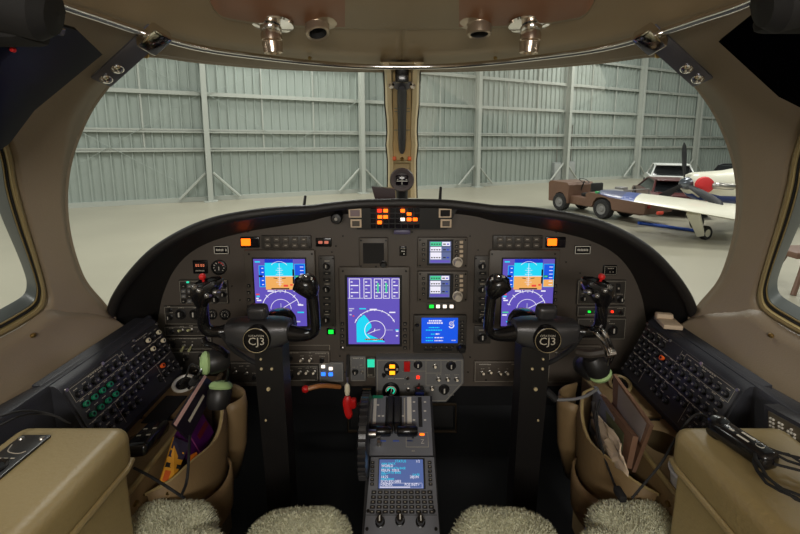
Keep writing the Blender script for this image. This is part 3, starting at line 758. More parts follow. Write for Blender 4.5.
def pfd_draw(side):
    def draw(mb, H):
        z = .0003; Z = lambda k: z+.0002*k
        mb.rect(.22, H*.55, .77, H, z, S_TAN); mb.rect(.22, H*.75, .77, H, Z(1), S_CYAN); mb.rect(.22, H*.945, .77, H, Z(2), S_DKB)
        mb.line((.22, H*.75), (.77, H*.75), .012, Z(3), S_WHT)
        mb.line((.5, H*.6), (.5, H*.94), .008, Z(4), S_WHT)
        for k in range(-4, 5): mb.line((.5-.04-.03*(k % 2), H*.75+k*.04), (.5+.04+.03*(k % 2), H*.75+k*.04), .007, Z(4), S_WHT)
        mb.line((.38, H*.725), (.46, H*.715), .014, Z(5), S_BLK); mb.line((.54, H*.715), (.62, H*.725), .014, Z(5), S_BLK)
        mb.rect(.33, H*.555, .68, H*.575, Z(5), S_BLK); mb.rect(.57, H*.595, .66, H*.625, Z(5), S_RED); mb.rect(.70, H*.61, .75, H*.635, Z(5), S_RED)
        mb.arc(.5, H*.82, .2, 40, 140, .008, Z(5), S_WHT)
        mb.rect(.10, H*.59, .22, H*.905, z, S_BLUE); mb.frame(.10, H*.59, .22, H*.905, .008, Z(1), S_CYAN)
        for k in range(5): mb.rect(.15, H*(.62+.06*k), .19, H*(.632+.06*k), Z(1), S_WHT)
        mb.rect(.09, H*.735, .17, H*.765, Z(2), S_BLK)
        x0 = .79
        mb.rect(x0, H*.59, 1, H*.93, z, S_BLUE); mb.rect(x0, H*.59, 1, H*.70, Z(1), S_TAN); mb.frame(x0, H*.59, .995, H*.93, .008, Z(2), S_CYAN)
        for k in range(6): mb.rect(.9, H*(.62+.052*k), .97, H*(.63+.052*k), Z(3), S_WHT)
        mb.rect(.75, H*.64, .785, H*.85, Z(2), S_BLK); mb.rect(.8, H*.73, .88, H*.765, Z(4), S_GRN); mb.frame(.8, H*.73, .88, H*.765, .008, Z(5), S_BLK)
        cy = H*.26; mb.arc(.5, cy, .37, 12, 168, .014, Z(1), S_WHT, 36); mb.arc(.5, cy, .2, 0, 180, .01, Z(1), S_WHT, 30)
        for a in range(15, 180, 30): mb.line((.5+.34*math.cos(math.radians(a)), cy+.34*math.sin(math.radians(a))), (.5+.41*math.cos(math.radians(a)), cy+.41*math.sin(math.radians(a))), .012, Z(2), S_WHT)
        mb.line((.5, cy), (.83, cy+.18) if side else (.5+.33, cy+.2), .012, Z(2), S_WHT)
        mb.line((.5, cy-.05), (.5, cy+.12), .012, Z(2), S_LAV); mb.line((.44, cy+.02), (.56, cy+.02), .012, Z(2), S_LAV)
        mb.add([(.44, H*.545, Z(3)), (.56, H*.545, Z(3)), (.5, H*.505, Z(3))], [(2, 1, 0)], S_LAV)
        for (x, y, w, c) in ((.02, .47, .07, S_RED), (.03, .44, .06, S_CYAN), (.02, .41, .05, S_WHT), (.03, .38, .09, S_WHT), (.25, .52, .12, S_WHT), (.76, .52, .09, S_WHT), (.03, .95, .1, S_CYAN), (.84, .31, .1, S_WHT), (.02, .2, .12, S_GRN), (.02, .16, .09, S_WHT), (.82, .2, .13, S_CYAN), (.1, .06, .2, S_CYAN), (.62, .06, .25, S_LAV)):
            mb.rect(x, H*y, x+w, H*(y+.02), Z(2), c)
    return draw
def mfd_draw(mb, H):
    z = .0003; Z = lambda k: z+.0002*k
    for x0, x1 in ((.03, .24), (.31, .46), (.51, .66), (.68, .81), (.85, 1.0)):
        mb.frame(x0, H*.69, x1, H*.985, .012, z, S_WHT)
        for k in range(5): mb.rect(x0+.03, H*(.72+.052*k), x1-.03 if k % 2 else x0+.07, H*(.735+.052*k), Z(1), S_WHT if k != 2 else S_LAV)
    for x in (.585, .745): mb.rect(x-.018, H*.78, x+.018, H*.92, Z(2), S_GRN)
    mb.rect(.0, H*.69, .3, H*.70, z, S_LAV); mb.rect(.88, H*.69, 1, H*.70, z, S_LAV)
    P = [(.16, .03), (.16, .31), (.2, .38), (.31, .45), (.38, .385), (.45, .30), (.455, .255), (.4, .21), (.33, .16), (.33, .10), (.45, .05), (.7, .045), (.72, .03)]
    c = (.25, .2); n = len(P); vs = [(c[0], H*c[1], z)]+[(a, H*b, z) for a, b in P]
    mb.add(vs, [(0, 1+(i+1) % n, 1+i) for i in range(n)], S_CYAN)
    cy = H*.21
    mb.arc(.52, cy, .42, 24, 158, .014, Z(1), S_WHT, 36); mb.arc(.52, cy, .2, 0, 360, .013, Z(1), S_WHT, 36)
    for a in range(30, 160, 20): mb.line((.52+.4*math.cos(math.radians(a)), cy+.4*math.sin(math.radians(a))), (.52+.44*math.cos(math.radians(a)), cy+.44*math.sin(math.radians(a))), .012, Z(2), S_WHT)
    mb.line((.38, cy-.07), (.53, cy), .012, Z(2), S_WHT); mb.line((.53, cy), (.62, cy+.02), .02, Z(2), S_LAV); mb.line((.5, cy-.03), (.52, cy+.04), .014, Z(2), S_WHT)
    mb.line((.72, cy+.01), (.87, cy+.01), .008, Z(2), S_LAV)
    mb.rect(.32, H*.065, .70, H*.085, Z(3), S_BLK)
    for k in range(9): mb.rect(.33+.04*k, H*.069, .35+.04*k, H*.081, Z(4), S_TAN)
    for (x, y, w, c) in ((.42, .52, .14, S_WHT), (.22, .53, .13, S_CYAN), (.02, .53, .1, S_LAV), (.02, .50, .06, S_LAV), (.03, .44, .04, S_LAV), (.09, .42, .03, S_RED), (.8, .475, .12, S_WHT), (.92, .21, .06, S_CYAN), (.93, .19, .05, S_WHT), (.93, .12, .04, S_WHT)):
        mb.rect(x, H*y, x+w, H*(y+.018), Z(2), c)
def rtu_draw(mb, H):
    mb.rect(.04, H*.03, .96, H*.97, .0003, S_GRY)
    for y0, y1, cs in ((.78, .95, (S_WHT, S_GRN)), (.54, .74, (S_GRY, S_WHT)), (.2, .5, (S_GRN, S_WHT))):
        mb.rect(.08, H*y0, .55, H*y1, .0005, cs[1]); mb.rect(.58, H*y0, .92, H*y1, .0005, S_GRY if cs[0] is S_GRN else cs[0])
        for k in range(4): mb.rect(.11+.11*k, H*(y0+.05), .18+.11*k, H*(y0+.1), .0007, S_BLK)
        mb.rect(.62, H*(y0+.05), .74, H*(y0+.1), .0007, S_BLK); mb.rect(.78, H*(y0+.05), .88, H*(y0+.1), .0007, S_DKB)
    mb.rect(.04, H*.51, .96, H*.535, .0007, S_BLK); mb.rect(.04, H*.75, .96, H*.77, .0007, S_BLK); mb.rect(.08, H*.06, .92, H*.16, .0005, S_PUR)
def gps_draw(mb, H):
    z = .0003
    def ln(y, x0, x1, c, h=.028):
        x = x0
        while x < x1:
            w = random.uniform(.02, .07); mb.rect(x, y*H, min(x+w, x1), y*H+h, z, c); x += w+.014
    ln(.86, .2, .56, S_WHT, .04); ln(.77, .16, .58, S_WHT, .04); ln(.60, .2, .5, S_CYAN); ln(.5, .12, .56, S_CYAN)
    ln(.34, .26, .36, S_CYAN); ln(.34, .39, .49, S_WHT, .035); ln(.2, .12, .32, S_CYAN); ln(.2, .36, .6, S_WHT); ln(.08, .12, .32, S_CYAN); ln(.08, .36, .6, S_WHT); ln(.09, .83, .95, S_LAV)
    mb.arc(.82, .78*H, .05, 0, 360, .03, z, S_LAV); mb.arc(.82, .7*H, .065, 200, 380, .03, z, S_WHT); mb.line((.78, .72*H), (.9, .9*H), .02, z, S_LAV)
def disp(u, x0, y0, x1, y1, mt, dr, **k): return u.screen(x0, y0, x1, y1, mt, dr, **k)
for side in (0, 1):
    X = (lambda a: 804-a) if side else (lambda a: a)
    def XX(a, b): return (min(X(a), X(b)), max(X(a), X(b)))
    lo, hi = XX(245, 316)
    u = Unit(PP, 'flight_display', 'tall flight display with blue and orange horizon behind the %s yoke' % ('right' if side else 'left'), 'display', lo, 250, hi, 336, .014, BEZ, .008)
    s0 = 255 if not side else 502
    q0, q1 = u.cn(s0-1.5, 257.5, s0+52.5, 327.5); u.mb.rect(*q0, *q1, u.d+.0003, RING)
    disp(u, s0, 259, s0+51, 326, S_PUR, pfd_draw(side))
    for k in range(6):
        for x in (lo+4, hi-4): u.button(x-1.6, 284+k*7, x+1.6, 287+k*7, BLK)
    u.screws([(lo+4, 254), (hi-4, 254), (lo+4, 332), (hi-4, 332)], .9); u.done()
    # glareshield push button rows
    lo, hi = XX(261, 311)
    u = Unit(PP, 'mode_panel', 'narrow two-row push button panel above the %s flight display' % ('right' if side else 'left'), 'control panel', lo, 235.5, hi, 249, .01, BEZD)
    for r in range(2):
        for k in range(5 if side else 5):
            x = lo+4+k*9; u.button(x, 237+r*6, x+6, 241.2+r*6, BEZ, label=None)
    u.screws([(hi-1.5, 238), (hi-1.5, 247)], .7); u.done()
    # master caution
    lo, hi = (240, 259) if not side else (546, 566)
    u = Unit(PP, 'master_caution', 'glowing orange caution lamp above the %s flight display' % ('right' if side else 'left'), 'warning lamp', lo, 237, hi, 248, .008, BLKG)
    u.light(246 if not side else 552, 242, 9, 7, LEDO, 'lit_button'); u.button(lo+11, 239, hi-.7, 246, S_OFF, mark=False); u.done()
    # audio strip
    lo, hi = (319, 335) if not side else (474, 491)
    u = Unit(PP, 'audio_panel', 'narrow vertical knob strip beside the centre display, %s side' % ('right' if side else 'left'), 'control panel', lo, 256, hi, 327 if not side else 324, .008, BEZD)
    c = (lo+hi)/2
    for y, k in ((266, 'k'), (273, 'b'), (280, 'b'), (289, 'k'), (298, 'b'), (304, 'b'), (311, 'b'), (319.5, 'k')):
        if k == 'k': u.knob(c-.5, y, 3.1, .012); u.dash(c, y-5, 5, .7)
        else: u.button(c-3.6, y-1.4, c+3.6, y+1.4, BLK)
    u.screws([(lo+2, 258.5), (hi-2, 258.5), (lo+2, 325 if not side else 321), (hi-2, 325 if not side else 321)], .8); u.done()
    # small framed name plates
    lo, hi = (213.5, 229) if not side else (574.5, 591)
    u = Unit(PP, 'placard', 'small framed registration placard on the %s end of the panel' % ('right' if side else 'left'), 'placard', lo, 245.5, hi, 254.5, .005, BLKG)
    u.outline(lo+.4, 246, hi-.4, 254, .8, WHITE); u.dashes((lo+hi)/2, 250, 11, 2.2, WHITE); u.done()
u = Unit(PP, 'audio_panel', 'small single knob panel under the right audio strip', 'control panel', 474, 326, 491, 344, .008, BEZD); u.knob(482, 337, 4, .012); u.dash(482, 330, 6); u.done()
u = Unit(PP, 'multifunction_display', 'centre violet display with engine gauges and cyan weather map', 'display', 339, 267, 410, 352, .014, BEZ, .008)
u.mb.rect(*u.p(346, 346.5), *u.p(402, 275), u.d+.0003, RING)
disp(u, 348, 277.5, 399.5, 344, S_PUR, mfd_draw)
for k in range(5):
    for x in (342.5, 405): u.button(x-1.7, 322+k*6, x+1.7, 325+k*6, BLK)
u.screws([(343, 271), (406, 271), (343, 348.5), (406, 348.5)], 1); u.light(343, 347, 1.6, 1.6, LEDW); u.done()
u = Unit(PP, 'standby_instrument', 'square unlit standby instrument with dark glass above the centre display', 'instrument', 359, 238, 388, 268.5, .014, BEZ, .004)
u.screen(363, 243, 384, 263.5, S_OFF); u.knob(383.5, 264, 3, .016, ptr=False); u.screws([(361, 240.5), (386, 240.5), (361, 266), (376, 266.5)], .9); u.done()
for n, (y0, y1) in enumerate(((237.5, 268), (271.5, 302))):
    u = Unit(PP, 'radio_unit', '%s of two radio tuning units right of the centre display' % ('upper' if n == 0 else 'lower'), 'radio', 417.5, y0, 467.5, y1, .014, BEZ, .004)
    u.mb.rect(*u.p(427, y1-2.5), *u.p(453.5, y0+2), u.d+.0003, RING)
    disp(u, 428.5, y0+3.2, 451.8 if n == 0 else 450.5, y1-4.2, S_BLK, rtu_draw)
    for k in range(4): u.button(422, y0+5.5+5.2*k, 425, y0+8+5.2*k, BLK)
    for k in range(4): u.button(455, y0+3+4.6*k, 458, y0+5.6+4.6*k, BLK); u.button(459.5, y0+3+4.6*k, 463, y0+5.8+4.6*k, PAPER, mark=False)
    u.knob(457.5, y1-6, 4.2, .022, mat('knob_silver', (196, 186, 170), .35), label='large silver tuning knob', ptr=False)
    u.screws([(420, y0+2.5), (465.5, y0+2.5), (420, y1-2.5), (465.5, y1-2.5)], .9); u.done()
u = Unit(PP, 'indicator_strip', 'strip with one green and three white small lamps under the radios', 'indicator lamps', 427, 302.8, 455.5, 309.5, .004, BEZD, .001)
for x, mt in ((431.5, LEDG), (438, LEDW), (444.7, LEDW), (451.5, LEDW)): u.light(x, 306.2, 4.4 if mt is LEDG else 3.6, 3.2, mt)
u.done()
u = Unit(PP, 'navigator', 'wide unit with bright blue text screen under the radios', 'display', 413.5, 315.5, 466.5, 353.5, .016, BEZD, .004)
disp(u, 421.5, 317.8, 457.8, 343, S_BLUE, gps_draw)
for k in range(6): u.button(460, 320.5+k*3.7, 464, 322.6+k*3.7, BLK)
for k in range(6): u.button(424+k*5.2, 345.5, 427.6+k*5.2, 347.6, BLK)
u.button(424, 349, 435, 350.5, RING, .002, 'slot', mark=False); u.button(441, 349, 452, 350.5, RING, .002, 'slot', mark=False)
u.knob(461, 347.5, 4, .02, ptr=False); u.knob(417, 325, 1.6, .008, ptr=False); u.done()
u = Unit(PP, 'placard', 'tiny black placard between the standby instrument and the radios', 'placard', 399.5, 246.5, 406.5, 256, .004, BLKG, .001); u.dashes(403, 248.5, 5, .7); u.dashes(403, 251.2, 4, 1, WHITE); u.dashes(403, 254, 4, 1, WHITE); u.done()
u = Unit(PP, 'indicator_strip', 'small dark box with two reddish lamps right of the left mode panel', 'indicator lamps', 315.5, 238, 331.5, 247, .006, BLKG)
for x in (320.5, 326.5): u.light(x, 242.2, 4, 2.6, mat('lamp_dull_red', (220, 120, 96), emit=.8))
u.done()
u = Unit(PP, 'indicator_lamp', 'single green lamp below the left audio strip', 'indicator lamp', 326.5, 328, 335.5, 335, .005, BLKG); u.light(331, 331.6, 5, 4, LEDG); u.done()
# ---- annunciator under the hood centre
AP = Plane((0, 1.15, 1.0), (1, 0, 0), (0, -.12, 1))
poly = [(346, 207.5), (458, 207.5), (447, 229.5), (357, 229.5)]
u = Unit(AP, 'annunciator_panel', 'black annunciator panel with red and amber warning lights under the glareshield', 'warning panel', 346, 207, 458, 229.5, .02, BLK, body='housing', poly=poly, back=.05)
for x0, y0, mt in ((377, 208.3, LEDR), (383, 208.3, LEDO), (377.3, 214.5, LEDO), (383, 214.5, LEDO), (377, 220, LEDO), (400, 208.3, LEDO), (406.5, 211.5, LEDO), (406.5, 217, LEDO), (412.5, 217, LEDO), (400, 217, LEDW)):
    u.light(x0+2.6, y0+2.2, 4.4, 3.2, mt, 'lit_legend')
for r in range(4):
    for k in range(8):
        x = 371+k*6.2; y = 208.2+r*5.2
        if (k, r) not in ((1, 0), (2, 0), (1, 1), (2, 1), (1, 2), (5, 0), (6, 1), (6, 2), (7, 2), (5, 2)): u.light(x+2.4, y+2, 5.2, 4.2, S_OFF, 'unlit_legend')
for x in (348.5, 438.5):
    u.button(x+.2, 208.3, x+13, 217.6, PAPER, .0015, 'lamp_frame', mark=False); u.light(x+6.6, 213, 9.5, 6.5, mat('cap_grey', (132, 116, 120), .3) if x < 400 else S_OFF, 'lamp_cap')
    u.button(x+2, 219.2, x+13, 227.5, PAPER, .0015, 'lamp_frame', mark=False); u.light(x+7.5, 223.4, 7.5, 5.5, BEZ, 'lamp_cap')
u.done()
m = MB(mat('label_lavender', (84, 78, 108), .4)); a = at(402, 231.5, 1.18); m.box(a, (.05, .02, .014), r=.003); m.top('light_sensor', 'small lavender grey sensor hanging under the annunciator panel', 'sensor')
m = MB(BLK, STEEL); a = at(336.5, 218.5, 1.19); m.lathe([(0, -.03), (.016, -.03), (.018, .0), (.014, .008), (.005, .009)], a, (0, -1, 0), 16); m.lathe([(.006, .008), (.005, .012), (0, .012)], a, (0, -1, 0), 10, mt=STEEL); m.tube([a, a+V((.0, .06, .02))], .012, 8); m.top('gooseneck_light', 'small round black lamp under the glareshield left of the annunciator', 'lamp')
# ================================================================== left and right instrument groups
u = Unit(PP, 'clock', 'digital clock with orange numerals on the left end of the panel', 'clock', 192.5, 260.5, 207, 274, .008, BLKG)
u.screen(194, 262, 206, 268.5, S_OFF)
for x in (196.4, 198.6, 201.4, 203.6):
    q = u.p(x, 265.3); u.mb.frame(q[0]-.0022, q[1]-.004, q[0]+.0022, q[1]+.004, .0012, u.d+.0012, mat('digit_orange', (240, 130, 90), emit=1))
u.dashes(200, 270.7, 9, 1.2, LEDO and DIM); u.done()
def dial(name, lab, px, py, r, extra=None):
    u = Unit(PP, name, lab, 'gauge', px-r, py-r, px+r, py+r, 0, BLK)
    R = r*u.k
    u.mb.lathe([(R, 0), (R, .008), (R*.85, .01), (R*.82, .004), (0, .004)], (0, 0, 0), (0, 0, 1), 26)
    m = MB(WHITE)
    for k in range(9):
        a = math.radians(-40+k*32); m.line((math.cos(a)*R*.55, math.sin(a)*R*.55), (math.cos(a)*R*.75, math.sin(a)*R*.75), R*.1, .0048)
    m.line((0, -R*.4), (0, R*.1), R*.12, .0055)
    if extra: m.arc(0, 0, R*.7, extra[1], extra[2], R*.14, .005, extra[0])
    m.build('dial_face', u.t, local=True); u.done()
dial('pressure_gauge', 'round dial gauge with red arc on the left end of the panel', 219.5, 267, 7.6, (RED, 20, 90))
dial('small_gauge', 'small round gauge below the left yoke grip, left of its pair', 212.5, 314, 5)
dial('small_gauge', 'small round gauge below the left yoke grip, right of its pair', 225.5, 314, 5.2)
def module(lab, x0, y0, x1, y1, items, m=BEZD, name='switch_panel', d=.008):
    u = Unit(PP, name, lab, 'control panel', x0, y0, x1, y1, d, m)
    u.outline(x0+1, y0+1, x1-1, y1-1, .3)
    for it in items:
        k = it[0]
        if k == 'k': u.knob(it[1], it[2], it[3], .013, label=None); u.dashes(it[1], it[2]-it[3]-1.8, 6, .6)
        elif k == 't': u.toggle(it[1], it[2], it[3], it[4] if len(it) > 4 else None); u.dashes(it[1], it[2]-4.2, 4, .6)
        elif k == 'b': u.button(it[1]-it[3]/2, it[2]-it[4]/2, it[1]+it[3]/2, it[2]+it[4]/2, it[5] if len(it) > 5 else BLK)
        elif k == 'l': u.light(it[1], it[2], it[3], it[4], it[5])
        elif k == 'd': u.dashes(it[1], it[2], it[3], .8, it[4] if len(it) > 4 else DIM)
        elif k == 's': u.screws([(it[1], it[2])], .8)
    return u.done()
PAD = mat('pale_lever', (190, 190, 140), .4)
module('dark keypad panel behind the left yoke grip', 179, 280, 203, 304, [('b', 184+6*i, 286+5*j, 4.2, 3.4, PANELG if (i+j) % 3 else BLK) for i in range(3) for j in range(4)]+[('l', 188, 282, 2.4, 1.6, LEDT)])
module('audio keypad panel right of the left yoke grip', 204, 280, 228, 304, [('k', 224, 285, 2.6), ('k', 224, 294, 2.6), ('k', 216, 299, 3.2), ('k', 209, 288, 2.6)])
module('rotary switch panel low on the left end', 164, 306, 204, 325, [('k', 170, 317, 2.6), ('k', 181, 314, 4.4), ('k', 195, 314, 4.4), ('k', 170, 310, 1.8)])
module('panel with two pale levers, left end, above another lever pair', 164, 326, 212, 336.5, [('t', 182, 330.5, 1, PAD), ('t', 191, 330, 1, PAD), ('k', 172, 332, 2), ('t', 201, 331, 1), ('d', 186, 327.2, 14)])
module('panel with two pale levers, left end, below another lever pair', 164, 337, 212, 350, [('t', 184, 346, -1, PAD), ('t', 191.5, 346, -1, PAD), ('k', 172, 344, 3), ('t', 203, 345, 1), ('d', 188, 338.5, 18)])
module('blank dark switch panel at the lowest left corner', 164, 351, 212, 374, [('d', 195, 366, 9), ('t', 196, 371, 1), ('k', 186, 358, 2.4), ('k', 202, 357, 3), ('t', 176, 366, 1)])
module('switch panel half hidden by the left column', 228, 362, 262, 384, [('t', 236, 372, 1), ('t', 247, 373, 1), ('k', 255, 377, 2), ('d', 245, 366, 12)])
module('audio panel behind the right yoke grip', 577, 280, 626, 305, [('b', 618, 288, 4, 9, BLK), ('k', 620, 299, 3), ('k', 612, 299, 2), ('k', 583, 298, 2.6), ('k', 583, 288, 2.2), ('b', 612, 286, 3, 3)])
module('panel with green and red lamps behind the right yoke grip', 577, 306, 626, 317, [('l', 589, 311.5, 2.6, 2, LEDG), ('l', 595, 311.5, 2.6, 2, mat('lamp_dim_green', (10, 120, 50), emit=.6)), ('l', 612, 311.5, 2.4, 2, LEDR), ('k', 620, 312, 1.8), ('d', 590, 314.6, 10)])
module('dark gauge panel below the right green lamps', 577, 318, 626, 340, [('k', 612, 330, 4.5), ('k', 590, 332, 3), ('d', 600, 321, 20)])
module('dark framed readout box on the right end of the panel', 603.5, 265.5, 617.5, 275.5, [('d', 610, 268.5, 8), ('d', 610, 272, 8)], BLKG, 'readout_box')
# lower row
WHT_T = mat('toggle_white', (244, 232, 208), .4)
module('warm-lit switch panel left of the centre display, upper row', 283, 351, 330, 364.5, [('t', 302, 360, 1, WHT_T), ('t', 310.5, 360, 1, WHT_T), ('d', 294, 352.8, 9), ('d', 311, 352.8, 4), ('d', 322, 353.5, 14), ('k', 322, 360, 2), ('k', 289, 358, 3)], PANEL)
module('switch panel with white toggles left of the blue lamps', 283, 365.5, 318.5, 381.5, [('t', 300, 372.5, 1, WHT_T), ('t', 307.3, 372.3, 1, WHT_T), ('t', 314.5, 372.3, 1, WHT_T), ('d', 308, 380, 14), ('d', 310, 366.8, 6), ('k', 290, 375, 3)], BEZD)
module('grey panel with two white over two blue lamps', 319, 362.5, 343.5, 382, [('l', 323.2, 366.3, 3.6, 3, LEDW), ('l', 330.8, 368.3, 3.6, 3, LEDW), ('l', 323.4, 373.8, 4, 3.4, LEDB), ('l', 330.8, 374, 4, 3.4, LEDB), ('d', 324, 363.8, 4), ('d', 331, 363.8, 4)], PANELG, 'lamp_panel')
module('grey panel with one knob left of the green annunciator', 350, 356.5, 366, 381.5, [('k', 355.3, 371.5, 2.6), ('t', 362, 372, 1), ('d', 358, 358.3, 10, WHITE), ('d', 361, 365, 3)], PANELG)
module('small green lit annunciator beside the landing gear panel', 366.5, 357.5, 376, 378, [('l', 371, 363, 7, 8, LEDT), ('d', 371, 375, 6)], BEZD, 'lamp_panel')
module('panel of four bright toggles left of the right column', 474, 361, 521, 382.5, [('t', 482.5, 373, 1, WHT_T), ('t', 490, 372, 1, WHT_T), ('t', 499.5, 373, 1, WHT_T), ('t', 506.3, 373, 1, WHT_T), ('d', 485, 364.3, 12, WHITE), ('d', 516, 364.3, 9), ('k', 516, 372, 2.4), ('s', 486, 380)], PANEL)
module('dark blank panel right of the right column', 548, 345, 600, 383, [('t', 557, 353, 1), ('d', 560, 348, 6), ('s', 596, 349)], PANEL, 'blank_panel')
# ---- landing gear panel
GP = Plane((0, 1.228, .6), (1, 0, 0), (0, -.04, 1))
poly = [(376, 359), (463.5, 359), (463.5, 383), (446, 402), (376, 402)]
u = Unit(GP, 'landing_gear_panel', 'grey angular landing gear panel with lever and round gauge above the throttles', 'control panel', 376, 359, 463.5, 402, .012, PANELG, body='plate', poly=poly, back=.02)
for a, b in zip([(377.5, 360.3), (462, 360.3), (462, 382.5), (445.5, 400.5), (377.5, 400.5)], [(462, 360.3), (462, 382.5), (445.5, 400.5), (377.5, 400.5), (377.5, 360.3)]): u.mb.line(u.p(*a), u.p(*b), .4*u.k, u.d+.0004, DIM)
for a, b in (((426, 361), (426, 385)), ((441, 361), (441, 373)), ((426, 373), (441, 373)), ((426, 385), (462, 385)), ((402, 371), (426, 371))): u.mb.line(u.p(*a), u.p(*b), .35*u.k, u.d+.0004, DIM)
R = 7.6*u.k
u.part('trim_indicator', lambda mb, x, y: (mb.lathe([(R, 0), (R, .004), (R*.9, .006), (0, .005)], (x, y, u.d), (0, 0, 1), 24), mb.box((x+R*.1, y+R*.42, u.d+.006), (R*.7, R*.5, .002), LEDY), mb.box((x+R*.1, y-R*.5, u.d+.006), (R*.7, R*.5, .002), LEDY), mb.box((x-R*.6, y, u.d+.006), (R*.35, R*.3, .002), DIM), mb.box((x+R*.75, y, u.d+.006), (R*.3, R*.3, .002), DIM)), (391.5, 368.3), RING)
R2 = 8.8*u.k
u.part('pressure_dial', lambda mb, x, y: (mb.lathe([(R2, 0), (R2, .006), (R2*.85, .008), (R2*.8, .003), (0, .003)], (x, y, u.d), (0, 0, 1), 26), mb.arc(x, y, R2*.55, 200, -110, R2*.14, u.d+.0045, WHITE), mb.arc(x, y, R2*.38, 180, -60, R2*.12, u.d+.0045, LEDT), mb.line((x, y-R2*.3), (x+R2*.1, y+R2*.35), R2*.12, u.d+.005, WHITE)), (391, 390), BLKG)
u.button(404, 361, 410, 370.5, RED, .008, label='red guarded button', mark=False)
u.knob(418, 364.5, 3.6, .012); u.toggle(435, 366, 1, WHT_T, 1.2); u.knob(451, 365.5, 4, .012); u.dashes(451, 361.3, 10, .7); u.dashes(418, 361, 8, .7)
for x in (438.5, 447.5, 456.5): u.toggle(x, 379, 1, WHT_T, 1.2); u.dashes(x, 374.8, 5, .6)
u.toggle(432, 388, 1, WHT_T, 1.2); u.knob(444, 389, 4.4, .014); u.dashes(450, 395, 8, .6)
u.light(418, 377, 3, 3, LEDR); u.knob(407.5, 378, 1.5, .006, STEEL, ptr=False); u.knob(408, 389.5, 1.8, .008, STEEL, ptr=False); u.dashes(396, 378.5, 16, .8, WHITE); u.dashes(407, 384, 6, .7)
u.knob(384, 374.5, 1.8, .01, ptr=False)
def lever(mb, x, y):
    k = u.k; mb.box((x, y-3*k, u.d+.02), (2.4*k, 7*k, .012), BLK, r=.002); mb.box((x, y, u.d+.04), (9.6*k, 7.6*k, .024), r=.004); mb.box((x, y+.4*k, u.d+.053), (8*k, 5*k, .004), mat('lever_blue', (26, 34, 84), .25), r=.001); mb.box((x, y, u.d+.02), (1.6*k, 3*k, .04), BLK)
u.part('gear_lever', lever, (419, 384.5), BLKG); u.done()
